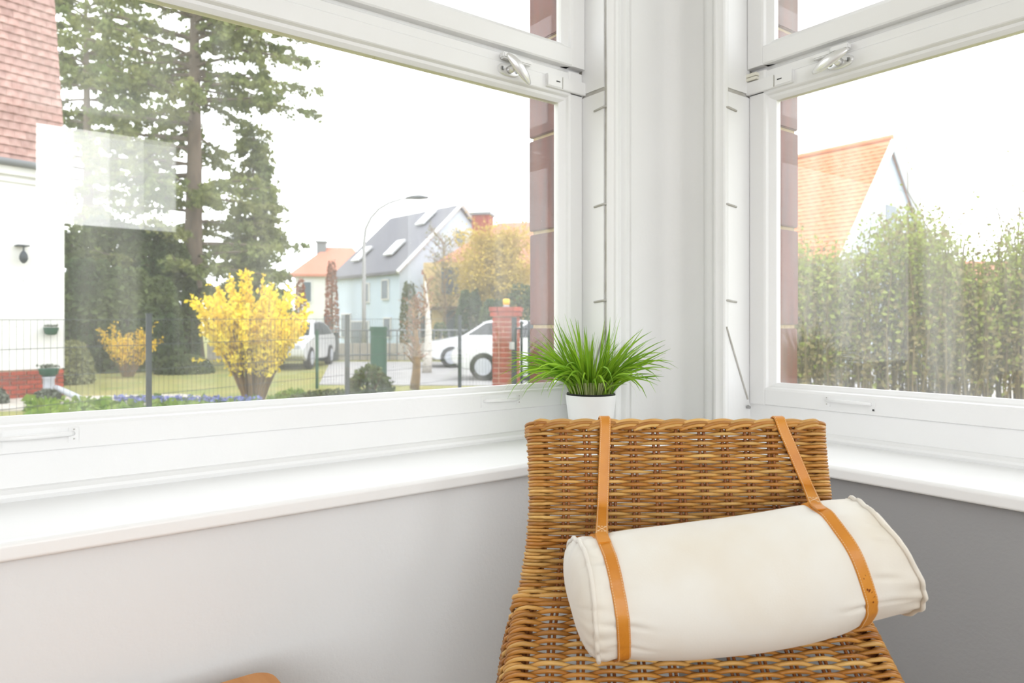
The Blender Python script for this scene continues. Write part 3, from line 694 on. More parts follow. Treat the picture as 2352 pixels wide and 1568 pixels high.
# ---- cars
def car(px, d, ang, label, scale=1.0, group=None):
    T = CT((px-1176)/FOC*d, d, ang); k = scale
    o = empty('car', T(2.1*k, 0, 0), label, 'car')
    prof = [(0.02, 0.42), (0.0, 0.62), (0.12, 0.78), (0.95, 0.93), (1.15, 0.97), (1.85, 1.40), (2.1, 1.46), (3.1, 1.45), (3.6, 1.33), (4.02, 1.02), (4.15, 0.95), (4.2, 0.6), (4.16, 0.38), (3.75, 0.25), (0.35, 0.25)]
    W_ = 0.88
    vs = []; n = len(prof)
    def tum(z): return W_ - max(0, z-0.9)*0.42 - (0.04 if z < 0.45 else 0)
    for y_ in (-1, 1):
        for (x, z) in prof: vs.append(T(x*k, y_*tum(z)*k, z*k))
    fs = [(i, (i+1) % n, n+(i+1) % n, n+i) for i in range(n)]+[tuple(range(n)), tuple(range(2*n-1, n-1, -1))]
    pmesh('body', vs, fs, M_carpaint, o, fix=True, bevel=0.03, autosmooth=True)
    for y_ in (-1, 1):
        for (a_, nm) in (([(1.30, 1.0), (1.88, 1.36), (2.42, 1.39), (2.42, 1.0)], 'side_window'), ([(2.50, 1.0), (2.50, 1.39), (3.10, 1.38), (3.52, 1.26), (3.78, 1.02)], 'side_window')):
            m_ = len(a_); vv = [T(x*k, y_*(tum(z)+0.012)*k, z*k) for x, z in a_]+[T(x*k, y_*(tum(z)-0.05)*k, z*k) for x, z in a_]
            pmesh(nm, vv, [tuple(range(m_)), tuple(range(2*m_-1, m_-1, -1))]+[(i, (i+1) % m_, m_+(i+1) % m_, m_+i) for i in range(m_)], M_carwin, o, fix=True)
    vv = [T(1.16*k, -0.72*k, 0.995*k), T(1.16*k, 0.72*k, 0.995*k), T(1.80*k, 0.60*k, 1.385*k), T(1.80*k, -0.60*k, 1.385*k)]
    vv += [v-up3(0.05) for v in vv]
    pmesh('windscreen', vv, [(0, 1, 2, 3), (7, 6, 5, 4), (0, 4, 5, 1), (1, 5, 6, 2), (2, 6, 7, 3), (3, 7, 4, 0)], M_carwin, o, fix=True)
    for x in (0.80, 3.38):
        for y_ in (-1, 1):
            wh = MB().tube([T(x*k, y_*0.70*k, 0.32*k), T(x*k, y_*0.72*k, 0.32*k), T(x*k, y_*0.89*k, 0.32*k), T(x*k, y_*0.905*k, 0.32*k)], [0.30*k, 0.325*k, 0.325*k, 0.30*k], 24).build('wheel', M_tyre, o, smooth=False)
            hb = MB().tube([T(x*k, y_*0.89*k, 0.32*k), T(x*k, y_*0.915*k, 0.32*k), T(x*k, y_*0.92*k, 0.32*k)], [0.21*k, 0.20*k, 0.05*k], 18).build('hub_cap', M_zinc, wh); hb.matrix_parent_inverse = Matrix()
    for y_ in (-0.6, 0.6): MB().box((0.05*k, y_*k, 0.66*k), (0.05*k, 0.16*k, 0.06*k), T).build('headlight', M_zinc, o, bevel=0.02)
    return o
car(1058, 17.2, math.radians(-12), 'white car behind the brick pillar, nearest the gate')
car(975, 22.0, math.radians(8), 'white car partly hidden behind the nearer white car')
car(628, 20.0, math.radians(92), 'white car parked right of the yellow forsythia')

# ---- street lamp, bin, bare trees
sl = empty('street_lamp', gp(836, 29), 'tall street lamp with a curved arm in front of the grey roofed house', 'street lamp')
d_ = 29; P_ = [gp(836, d_)]
for (px, py) in [(836, 700), (836, 620), (836, 560), (840, 525), (852, 500), (870, 480), (893, 466), (915, 459), (938, 455)]: P_.append(at(px, py, d_))
MB().tube(P_, [0.095, 0.085, 0.08, 0.07, 0.062, 0.056, 0.05, 0.046, 0.043, 0.04], 8).build('pole', M_lamp, sl, smooth=True)
MB().tube([at(932, 455, d_), at(945, 453, d_), at(965, 452.5, d_), at(984, 453.5, d_)], [0.04, 0.085, 0.10, 0.05], 8, flat=1.3).build('lamp_head', M_gutter, sl, smooth=True)
bn = empty('waste_bin', gp(870, 16.5), 'dark green bin beside the street', 'bin')
BT = CT((870-1176)/FOC*16.5, 16.5, 0.1)
MB().box((0, 0, 0.62), (0.18, 0.16, 0.56), BT).build('body', M_green, bn, bevel=0.03); MB().box((0, 0, 1.20), (0.20, 0.18, 0.05), BT).build('lid', M_green, bn, bevel=0.02)
MB().tube([gp(728, 14, 0), gp(728, 14, 1.18)], 0.032, 6).build('x', M_green, None) and None
o = COL.objects['x']; o.name = 'sign_post'; tag(o, 'slim green post standing left of the second fence post', 'post')
def baretree(name, px, d, label, hgt, r0, m, nb, spread, leaf=None, lsize=0.06, nl=6, ll=0.9, first=0.3):
    b = gp(px, d); o = empty(name, b, label, 'tree'); tr = MB(); pts = [b+up3(hgt*t)+RIGHT*0.05*math.sin(t*4) for t in np.linspace(0, 1, 8)]
    tr.tube(pts, [r0*(1-.85*t)+0.004 for t in np.linspace(0, 1, 8)], 8); tr.build('trunk', m, o, smooth=True)
    br = MB(); P = []
    for _ in range(nb):
        t = random.uniform(first, 1); s = b+up3(hgt*t); a = random.uniform(0, 6.28); l_ = spread*random.uniform(.4, 1)*(1.2-.6*t)
        e = s+RIGHT*math.cos(a)*l_+FWD*math.sin(a)*l_+up3(l_*random.uniform(.5, 1.3)); md = s.lerp(e, .5)+up3(.08*l_)
        br.tube([s, md, e], [r0*.28, r0*.16, .004], 4, cap=False)
        for _ in range(4):
            c = s.lerp(e, random.uniform(.3, 1)); f = c+Vector((random.gauss(0, .3*l_), random.gauss(0, .3*l_), random.uniform(0, .45*l_)))
            br.tube([c, f], [r0*.10+.003, .002], 3, cap=False)
            for _ in range(nl): P.append(tuple(c.lerp(f, random.random())+Vector((random.gauss(0, .05*ll), random.gauss(0, .05*ll), random.gauss(0, .05*ll)))))
    stuffpart(br, 'branches', m if m is not M_birch else M_twig, o)
    if leaf: lm = MB(); leafcloud(lm, P, lsize); stuffpart(lm, 'foliage', leaf, o)
    return o
baretree('small_tree', 952, 14.0, 'bare brown tree with sparse branches in the middle of the view', 1.7, 0.10, M_twig, 34, 0.40, M_rust, 0.035, 3)
baretree('birch_tree', 980, 19.0, 'birch with a white trunk left of the yellow house', 2.5, 0.14, M_birch, 14, 0.5, M_rust, 0.05, 2, first=.55)
baretree('small_tree', 1020, 30.5, 'bare tree in front of the pale blue gable', 5.0, 0.055, M_twig, 90, 1.5, M_pale, 0.09, 2, first=.25)
baretree('willow_tree', 1140, 28.6, 'yellow budding willow in front of the yellow house', 4.3, 0.12, M_willow, 300, 2.2, M_willow, 0.11, 9, ll=3.2, first=.35)
conifer_mass('yew_shrubs', [(1080, 668, 36, 28), (1135, 690, 40, 27), (1195, 655, 44, 28)], 'dark evergreen shrubs in front of the yellow house', M_needle2, 2200, 0.16, 28)
conifer_mass('slim_conifer', [(940, 650, 22, 27.4)], 'slim olive conifer before the pale blue house wall', M_shrub, 1500, 0.12, 27.4)
conifer_mass('copper_hedge', [(762, 600, 16, 36)], 'narrow copper leaved tree between the two far houses', M_rust, 1200, 0.15, 36)
conifer_mass('copper_shrub', [(690, 640, 14, 30)], 'reddish twiggy shrub at the edge of the dark spruce', M_rust, 500, 0.14, 30)
conifer_mass('low_evergreen', [(1010, 742, 22, 27.2)], 'small dark evergreen beside the birch', M_needle2, 900, 0.1, 27.2)
# low railing with hedge line on the far side of the street
rl = empty('street_railing', gp(820, 26), 'long low dark railing on the far side of the street', 'fence')
for i in range(0, 36):
    c = gp(640+i*17, 26); MB().box((c.x, c.y, GND+0.55), (0.016, 0.016, 0.55)).build('bar', M_gutter, rl)
for z in (0.2, 1.12): MB().tube([gp(640, 26, z), gp(640+35*17, 26, z)], 0.03, 4).build('rail', M_gutter, rl)
MB().box(tuple(gp(900, 26.6, 0.30)), (7.0, 0.1, 0.32), None, Matrix.Rotation(math.atan2(-FX, FY), 3, 'Z')).build('low_wall', M_paving, rl)
for (pxb, lab) in ((742, 'left one of two dark wheelie bins by the far railing'), (765, 'right one of two dark wheelie bins by the far railing')):
    bb = empty('wheelie_bin', gp(pxb, 25.2), lab, 'bin', 'bins by the street railing'); T_ = CT((pxb-1176)/FOC*25.2, 25.2, 0)
    MB().box((0, 0, 0.5), (0.16, 0.2, 0.48), T_).build('body', M_fence, bb, bevel=0.02); MB().box((0, 0, 1.01), (0.18, 0.22, 0.03), T_).build('lid', M_fence, bb, bevel=0.01)

# ---- houses across the street
def gable_house(name, label, T, L_, Wd, eave, ridge, wall, roof, wins, over=0.25, chim=None, sky=None, base=None, hip=0.0, pitch_dir='x', gwins=()):
    """long side (x) faces the camera along y=0, gable end at x=L_; ridge along x"""
    o = empty(name, T(L_/2, Wd/2, 0), label, 'house')
    hy = Wd/2
    vs = [T(0, 0, 0), T(L_, 0, 0), T(L_, Wd, 0), T(0, Wd, 0), T(0, 0, eave), T(L_, 0, eave), T(L_, Wd, eave), T(0, Wd, eave), T(0+hip, hy, ridge-0.1), T(L_-(hip and hip), hy, ridge-0.1)]
    pmesh('walls', vs, [(0, 1, 5, 4), (2, 3, 7, 6), (1, 2, 6, 9, 5), (3, 0, 4, 8, 7), (0, 3, 2, 1), (4, 5, 9, 8), (6, 7, 8, 9)], wall, o, fix=True)
    sl_ = (ridge-eave)/hy; ov = over; t = -0.16
    for sg in (0, 1):
        y0 = -ov if sg == 0 else Wd+ov; z0 = eave-ov*sl_
        p = [T(-ov, y0, z0), T(L_+ov, y0, z0), T(L_+ov-hip*1.0, hy, ridge), T(-ov+hip, hy, ridge)]
        pmesh('roof_slope', p+[v+up3(t) for v in p], [(0, 1, 2, 3), (4, 5, 6, 7), (0, 1, 5, 4), (1, 2, 6, 5), (2, 3, 7, 6), (3, 0, 4, 7)], roof, o, fix=True)
    if hip:
        for xe, xr in ((-ov, hip), (L_+ov, L_-hip)):
            p = [T(xe, -ov, eave-ov*sl_), T(xe, Wd+ov, eave-ov*sl_), T(xr, hy, ridge)]
            pmesh('roof_slope', p+[v+up3(t) for v in p], [(0, 1, 2), (3, 4, 5), (0, 1, 4, 3), (1, 2, 5, 4), (2, 0, 3, 5)], roof, o, fix=True)
    for (x, z, w_, h_) in wins:
        f = MB().box((x, -0.03, z), (w_/2+0.07, 0.05, h_/2+0.07), T).build('window', M_render, o)
        MB().box((x, -0.07, z), (w_/2, 0.025, h_/2), T).build('window_glass', M_win, f).matrix_parent_inverse = Matrix()
    for (y, z, w_, h_) in gwins:
        f = MB().box((L_+0.03, y, z), (0.05, w_/2+0.07, h_/2+0.07), T).build('window', M_render, o)
        MB().box((L_+0.07, y, z), (0.025, w_/2, h_/2), T).build('window_glass', M_win, f).matrix_parent_inverse = Matrix()
    if chim:
        cx, cy, cw, cz = chim; MB().box((cx, cy, cz-0.6), (cw, cw, 0.9), T).build('chimney', M_brick if chim[2] > .35 else M_gutter, o); MB().box((cx, cy, cz+0.34), (cw+.08, cw+.08, 0.06), T).build('chimney_cap', M_gutter, o)
    for (x, f) in (sky or ()):
        y = hy*f; z = eave+sl_*y+0.2; dn = Vector((0, 1, sl_)).normalized()
        ax = Matrix(((1, 0, 0), (0, dn.y, -dn.z), (0, dn.z, dn.y)))
        MB().box((x, y, z), (0.38, 0.6, 0.05), T, ax).build('roof_window', M_carpaint, o)
    return o
T1 = CT(-9.74, 38.5, math.radians(-46.5))
gable_house('house', 'pale blue house with dark grey roof and white gable trim', T1, 6.2, 7.46, 4.17, 7.64, M_blue, M_roofdark,
            [(1.2, 1.3, 0.8, 1.2), (3.2, 3.0, 0.55, 0.9), (5.0, 3.1, 0.5, 0.9), (2.6, 0.9, 1.6, 1.2), (5.2, 1.2, .5, .9)], 0.22, None, [(1.2, .25), (4.2, .28), (4.4, .78)], gwins=[(3.73, 5.9, 0.6, 0.7), (2.0, 3.4, 0.7, 1.1), (1.6, 1.3, 0.8, 1.2)])
hb = [o for o in bpy.data.objects if o.type == 'EMPTY' and o.get('label', '').startswith('pale blue house')][0]
for sg in (0, 1):   # white verge boards on the gable
    a = T1(6.2+.24, -0.3 if sg == 0 else 7.76, 3.87); b_ = T1(6.2+.24, 3.73, 7.62)
    MB().tube([a, b_], 0.11, 4).build('verge_board', M_carpaint, hb)
T2 = CT(-14.6, 47, 0.12)
gable_house('house', 'small white house with hipped terracotta roof, furthest of the row', T2, 5.2, 5.2, 5.0, 6.9, M_render, M_roofred, [(0.8, 3.6, 0.5, 1.3), (2.2, 1.4, 0.6, 1.2)], 0.3, (1.4, 2.4, 0.3, 6.9), hip=2.0)
T3 = CT(-3.75, 32.5, math.radians(-14))
gable_house('house', 'yellow house with terracotta roof behind the willow', T3, 8.5, 4.6, 4.15, 6.3, M_yellow, M_roofred, [(1.25, 3.2, 0.7, 1.1), (3.6, 3.2, 0.8, 1.1), (1.0, 1.2, 0.5, 1.6), (3.0, 1.2, 1.2, 1.3)], 0.35, (1.9, 2.0, 0.42, 6.35), hip=3.0)
hy_ = [o for o in bpy.data.objects if o.type == 'EMPTY' and o.get('label', '').startswith('yellow house')][0]
MB().box((1.2, -0.45, 3.15), (1.25, 0.45, 1.0), T3).build('bay', M_yellow, hy_, bevel=0.02)
MB().box((1.25, -0.93, 3.3), (0.42, 0.03, 0.6), T3).build('bay_window', M_win, hy_)
MB().box((1.2, -0.45, 2.1), (1.3, 0.5, 0.06), T3).build('bay_sill', M_bark, hy_)
# house right
RL = 9.0
TR = lambda x, y, z: Vector((19.6+y, 10.4+(RL-x), GND+z))
gable_house('house', 'house with bright orange tiled roof and white gable seen in the right window', TR, RL, 6.3, 3.30, 7.12, mat('cool_white_render', lin((186, 196, 206)), 0.9), M_orange, [(6.6, 1.6, 0.9, 1.1)], 0.02, None, gwins=[(3.1, 4.6, 0.7, 0.9), (4.6, 1.8, 0.9, 1.1)])
hr = [o for o in bpy.data.objects if o.type == 'EMPTY' and o.get('label', '').startswith('house with bright')][0]
sR = (7.12-3.30)/3.15; lenR = math.hypot(3.27, 3.27*sR)
tilegrid(hr, TR, RL-4.2, RL+0.12, 3.30-0.12*sR+0.03, sR, int(lenR/0.185), 0.25, 0.185, 0.03, M_orange, -0.12, 299, 0)
MB().tube([TR(RL-9, 3.15, 7.2), TR(RL+.12, 3.15, 7.2)], 0.09, 8).build('ridge_cap', M_orange, hr)
for y0, y1 in ((-0.12, 3.15), (6.42, 3.15)):
    MB().tube([TR(RL+.13, y0, 3.30-.12*sR-.11), TR(RL+.13, y1, 7.03)], 0.14, 4).build('verge_board', M_carpaint, hr)
T5 = CT((2222-1176)/FOC*42, 42, 0.1)
gable_house('house', 'distant house with dull red roof glimpsed above the hedge at the right', T5, 5.0, 6, 2.4, 5.5, M_render, M_roofred, [(1.0, 1.4, 0.8, 1.0)], 0.2, None)

# ---- hedge in front of the right window
hg = empty('hedge', gp(2100, 8.0), 'tall sparse hedge of upright stems and small green leaves outside the right window', 'hedge')
def htop(px):
    xs = [1790, 1835, 1900, 1980, 2040, 2100, 2150, 2190, 2215, 2290, 2315, 2352, 2500]
    ys = [590, 585, 600, 575, 530, 500, 520, 590, 640, 635, 560, 530, 520]
    return float(np.interp(px, xs, ys))
HS = MB(); GP_ = []; DP = []; TP_ = []
for i in range(270):
    px_ = random.uniform(1795, 2480); dd = random.uniform(7.6, 9.0)
    b = gp(px_, dd); tpx = px_+random.gauss(0, 14); top = at(tpx, htop(px_)+random.gauss(10, 34), dd)
    md = b.lerp(top, .5)+RIGHT*random.gauss(0, .07)
    pts = [b, b.lerp(md, .5)+RIGHT*random.gauss(0, .02), md, md.lerp(top, .5)+RIGHT*random.gauss(0, .03), top]
    HS.tube(pts, [0.014, 0.012, 0.010, 0.007, 0.003], 4, cap=False)
    nl = 235
    for _ in range(nl):
        t = random.random()**0.85; q = int(min(t*4, 3)); c = pts[q].lerp(pts[q+1], t*4-q)
        hh = (c.z-GND)
        if hh < 0.62 and random.random() < 0.80: continue
        if hh < 0.95 and random.random() < 0.35: continue
        s_ = 0.10 if hh < 2.6 else 0.15
        p = c+Vector((random.gauss(0, s_), random.gauss(0, s_), random.gauss(0, .06)))
        (GP_ if random.random() < 0.22+0.5*min(1, max(0, (hh-0.9)/1.2)) else DP).append(tuple(p))
for i in range(34):   # thin side twigs reaching above the hedge on the right
    px_ = random.uniform(2080, 2480); dd = random.uniform(8, 9); s = at(px_, htop(px_)+30, dd); e = at(px_+random.gauss(0, 40), max(290, htop(px_)-random.uniform(20, 230)), dd)
    md = s.lerp(e, .5)+RIGHT*random.gauss(0, .12); HS.tube([s, md, e], [.008, .005, .003], 4, cap=False)
    for _ in range(14):
        t = random.random(); c = (s.lerp(md, t) if random.random() < .5 else md.lerp(e, t)); TP_.append(tuple(c+Vector((random.gauss(0, .06), random.gauss(0, .06), random.gauss(0, .05)))))
stuffpart(HS, 'stems', M_hedgestem, hg)
lm = MB(); leafcloud(lm, GP_, 0.052); leafcloud(lm, TP_, 0.036); stuffpart(lm, 'foliage', M_hedgeleaf, hg)
lm = MB(); leafcloud(lm, DP, 0.050); stuffpart(lm, 'dry_foliage', M_hedgedry, hg)
# white lattice behind the hedge
TL = CT((1800-1176)/FOC*9.6, 9.6, -0.05)
lt2 = empty('lattice_fence', TL(0.6, 0, 0), 'low white slatted fence glimpsed through the hedge beside the glazed tiles', 'fence')
for k in range(5): MB().box((0.62, 0, 0.72+k*0.125), (0.72, 0.012, 0.035), TL).build('slat', M_carpaint, lt2, bevel=0.003)
for k in range(7): MB().box((0.0+k*0.22, 0.025, 0.66), (0.018, 0.012, 0.66), TL).build('upright', M_hedgestem, lt2)

# ================================================================== INSIDE: PLANT POT
potc = C((1357-1176)/FOC*1.95, 1.95, 0); potc.z = SILLZ
potc.x -= 0.0
pp = empty('potted_grass', potc, 'bushy bright green grass in a white pot on the corner of the windowsill', 'plant')
M_pot = mat('white_ceramic', (0.86, 0.86, 0.86), 0.35); M_black = mat('black_plastic', (0.012, 0.012, 0.014), 0.4)
M_blade = mat('grass_blade', lin((160, 198, 52)), 0.45, lin((98, 150, 34)), 9.0, transl=0.35, rand=0.22, spec=0.4)
M_sheath = mat('pale_grass_stalk', lin((196, 200, 150)), 0.6, lin((150, 168, 90)), 20.0, transl=0.2)
M_mat = mat('brown_root_mat', lin((92, 72, 44)), 0.95, lin((60, 46, 28)), 60)
def lathe(name, prof, c, m, par, n=48, smooth=True):
    vs = []; k = len(prof)
    for i in range(n):
        a = 2*math.pi*i/n
        for r, z in prof: vs.append((c.x+r*math.cos(a), c.y+r*math.sin(a), c.z+z))
    fs = [(i*k+j, ((i+1) % n)*k+j, ((i+1) % n)*k+j+1, i*k+j+1) for i in range(n) for j in range(k-1)]
    return pmesh(name, vs, fs, m, par, fix=False, autosmooth=True)
lathe('pot', [(0.0, 0.001), (0.050, 0.001), (0.055, 0.006), (0.0595, 0.040), (0.0645, 0.080), (0.0695, 0.118), (0.0705, 0.128), (0.0700, 0.131), (0.0680, 0.131), (0.0670, 0.126), (0.064, 0.105), (0.06, 0.03), (0, 0.025)], potc, M_pot, pp)
lathe('inner_pot', [(0.058, 0.10), (0.0640, 0.131), (0.0672, 0.1335), (0.0672, 0.1352), (0.0625, 0.1355), (0.0605, 0.129), (0.058, 0.115)], potc, M_black, pp)
lathe('root_mat', [(0.0, 0.122), (0.05, 0.122), (0.0598, 0.118), (0.0598, 0.10), (0, 0.1)], potc, M_mat, pp)
def blade(mb, a, r0, tilt, ln, w_, bend, side=0.0, ztop=0.122, sh=None):
    tw = random.uniform(-1.25, 1.25)
    """one grass blade: leaves the pot at azimuth a, leans by tilt and bends over"""
    o_ = potc+Vector((math.cos(a)*r0, math.sin(a)*r0, ztop)); dv = Vector((math.cos(a+side), math.sin(a+side), 0)); wv = dv.cross(Vector((0, 0, 1))); n_ = 9
    p = o_.copy(); ang = tilt*0.35; L_, Rr = [], []
    for i in range(n_):
        t = i/(n_-1)
        ww = w_*(0.55+0.45*min(1, t*4))*(1-max(0, (t-0.45)/0.55)**1.6)+0.0002
        nv = dv*math.cos(ang)-up3(math.sin(ang))
        tv = dv*math.cos(ang)-up3(math.sin(ang)); wt = wv*math.cos(tw)+tv*math.sin(tw)
        L_.append(p-wt*ww); Rr.append(p+wt*ww)
        if i < n_-1:
            ang = tilt*(0.35+0.65*min(1, t*2.2))+bend*max(0, t-0.25)**1.5
            p = p+(dv*math.sin(ang)+up3(math.cos(ang)))*(ln/(n_-1))
            if i == 0: pass
    mids = [(L_[i]+Rr[i])/2+(L_[i]-Rr[i]).cross(dv)*0.12 for i in range(n_)]
    vs = []; [vs.extend((L_[i], mids[i], Rr[i])) for i in range(n_)]
    mb.add(vs, [(3*i, 3*i+1, 3*i+4, 3*i+3) for i in range(n_-1)]+[(3*i+1, 3*i+2, 3*i+5, 3*i+4) for i in range(n_-1)])
dense = MB(); stalk = MB()
for i in range(300):
    a = random.uniform(0, 2*math.pi); r0 = 0.052*math.sqrt(random.random())
    tilt = (r0/0.052)**1.2*random.uniform(0.5, 1.45)+random.gauss(0, .1); ln = random.uniform(0.10, 0.195)
    blade(dense, a+random.gauss(0, .25), r0, tilt, ln, random.uniform(0.0016, 0.0027), random.uniform(0, 1.4), random.gauss(0, .3))
stuffpart(dense, 'grass_blades', M_blade, pp)
for i in range(260):
    a = random.uniform(0, 2*math.pi); r0 = 0.057*math.sqrt(random.uniform(.3, 1)); b = potc+Vector((math.cos(a)*r0, math.sin(a)*r0, 0.118))
    stalk.tube([b, b+Vector((math.cos(a)*.006, math.sin(a)*.006, .022)), b+Vector((math.cos(a)*.018, math.sin(a)*.018, .05))], [0.0011, 0.001, 0.0007], 4, cap=False)
stuffpart(stalk, 'stalks', M_sheath, pp)
camaz = math.atan2(-FY, -FX)
for i in range(200):
    m_ = MB(); k = random.random()
    # azimuth measured from the image plane, more blades to the left and right
    a = math.atan2(-FX, FY)+(0 if random.random() < .45 else math.pi)+random.gauss(0, .75)
    tilt = random.uniform(0.45, 1.45); ln = random.uniform(0.17, 0.25)*(1.0-0.12*abs(tilt-.8)); bend = random.uniform(-.2, 1.2)
    if i < 34:   # long blades that hang over on the left and the front
        a = math.atan2(-FX, FY)+math.pi+random.uniform(-0.1, 1.1); tilt = random.uniform(1.0, 1.5); ln = random.uniform(0.21, 0.29); bend = random.uniform(1.0, 2.4)
    elif i < 46: a = math.atan2(-FX, FY)-random.uniform(-.2, .9); tilt = random.uniform(0.8, 1.3); ln = random.uniform(0.19, 0.25); bend = random.uniform(1.0, 2.2)
    elif i < 62: a = camaz+random.uniform(-1.3, 0.9); tilt = random.uniform(1.0, 1.4); ln = random.uniform(0.16, 0.25); bend = random.uniform(2.0, 3.2)
    elif i < 92: tilt = random.uniform(0.05, 0.5); ln = random.uniform(0.185, 0.25); bend = random.uniform(0, .4)
    blade(m_, a, random.uniform(.02, .055), tilt, ln, random.uniform(0.0024, 0.0038), bend, random.gauss(0, .15))
    m_.build('grass_blade', M_blade, pp, fix=False)

# ================================================================== THE WICKER CHAIR
M_cane = mat('honey_rattan', lin((190, 136, 64)), 0.42, lin((148, 88, 28)), 9.0, stretch=(1, 1, 2.5), rand=0.22, spec=0.45, thresh=(0.3, 0.75), bump=0.15, bscale=90)
M_canelt = mat('pale_rattan', lin((212, 172, 102)), 0.42, lin((178, 122, 52)), 9.0, stretch=(1, 1, 2.5), rand=0.16, spec=0.45, bump=0.15, bscale=90)
M_stake = mat('dark_rattan_stake', lin((160, 98, 44)), 0.5, lin((126, 70, 26)), 12.0, rand=0.15)
CX = 0.289
chair = empty('wicker_chair', C(CX, 0.85, -EYE), 'high backed honey coloured wicker lounge chair standing before the window corner', 'chair')
PR = [(1.222, -0.1655, 0.262), (1.205, -0.225, 0.2585), (1.182, -0.300, 0.257), (1.163, -0.365, 0.263), (1.148, -0.418, 0.273), (1.136, -0.443, 0.280),
      (1.105, -0.475, 0.291), (1.070, -0.507, 0.297), (1.035, -0.537, 0.302), (0.985, -0.578, 0.308), (0.90, -0.635, 0.314), (0.80, -0.685, 0.318), (0.70, -0.715, 0.32)]
PRa = np.array(PR); seg = np.linalg.norm(np.diff(PRa[:, :2], axis=0), axis=1); arc = np.concatenate([[0], np.cumsum(seg)])
def smooth_interp(v, col):
    w_ = 0.012; return float(np.mean([np.interp(v+o_, arc, PRa[:, col]) for o_ in (-w_, -w_/2, 0, w_/2, w_)]))
def prof(v):
    d0, z0, h0 = (smooth_interp(v, c) for c in range(3)); d1, z1 = smooth_interp(v+0.004, 0), smooth_interp(v+0.004, 1)
    t = Vector((0, d1-d0, z1-z0)).normalized(); n_ = Vector((0, t.z, -t.y)); n_ = n_ if n_.y < 0 else -n_
    return d0, z0, h0, t, n_
def CS(lat, d, z): return C(lat, d, z)
def vec(p): return C(p.x, p.y, p.z)-Vector((0, 0, EYE))  # direction (lat, d, z) -> world
NI = 12; RP = 0.021
VR = arc[5]                        # where the ring between back and seat sits
OVR = []
def row_path(j, v, wav=0.0045, drop=0.0, extra=0.0, lowside=0.0, jitter=True, zoff=None):
    d0, z0, hw, t, n_ = prof(v); hw += extra
    hi = hw-RP; pts = []
    ph = random.uniform(-1, 1)*0.0011 if jitter else 0
    def P(lat, off, dn=0.0):
        q = Vector((CX+lat, d0, z0))+n_*off-t*ph*math.sin(lat*17+j)
        return C(q.x, q.y, q.z)
    m_ = 8
    # left wrap
    def wrap(sg):
        w_ = []
        if lowside > 0:
            K = 10
            for k in range(K+1):
                s = lowside*(1-k/K); al = wav*math.sin(s/0.03*math.pi+j*math.pi)
                q = Vector((CX+sg*(hi+RP+0.002+al*0.8+s*0.10), d0, z0))+n_*(-RP-s)
                w_.append(C(q.x, q.y, q.z))
            a0 = math.pi/2
        else:
            a0 = math.pi
            q = Vector((CX+sg*(hi-0.012), d0, z0))+n_*(-RP*1.0-RP*0.9); w_.append(C(q.x, q.y, q.z))
        for k in range(9):
            a = a0*(1-k/8); rr = RP+(0.0015 if j % 2 else 0)
            q = Vector((CX+sg*(hi+rr*math.sin(a)), d0, z0))+n_*(-RP+rr*math.cos(a)+(wav*(1 if j % 2 == 0 else 0.1))*(1-a/a0)); w_.append(C(q.x, q.y, q.z))
        return w_
    L_ = wrap(-1); R_ = wrap(1)[::-1]
    N_ = NI*m_; cc = []
    for i in range(1, N_):
        x = i/N_*NI; lat = -hi+2*hi*i/N_
        c_ = math.cos(math.pi*(x-j)); cc.append(0.80+0.28*(0.5+0.5*c_)); c_ = math.copysign(abs(c_)**0.9, c_)
        pts.append(P(lat, wav*c_))
    if zoff: pts = [p+up3(zoff(k/len(pts))) for k, p in enumerate(pts)]
    OVR[:] = [0.98]*len(L_)+cc+[0.98]*len(R_)
    return L_+pts+R_
pitch = 0.00535; vtot = arc[-1]; v = 0.012; j = 0
while v < vtot-0.005:
    low = v > VR+0.004
    pit = pitch if not low else 0.0058
    ring = abs(v-VR) < 0.010
    rad = 0.00295*random.uniform(0.93, 1.07)*(1.0 if not low else 1.14)
    if ring:
        path = row_path(j, v, 0.002, extra=0.006, lowside=0.0); rad = 0.0041
    else:
        path = row_path(j, v, 0.0064 if not low else 0.0066, lowside=(0.105 if low else 0.0))
    rs = [rad*q_*(1+0.04*math.sin(k*0.35+j)) for k, q_ in enumerate(OVR)]
    MB().tube(path, rs, 6).build('cane', M_canelt if random.random() < (0.55 if v > 0.05 and not low else 0.3) else M_cane, chair, smooth=True, fix=False)
    v += pit if not ring else 0.0072; j += 1
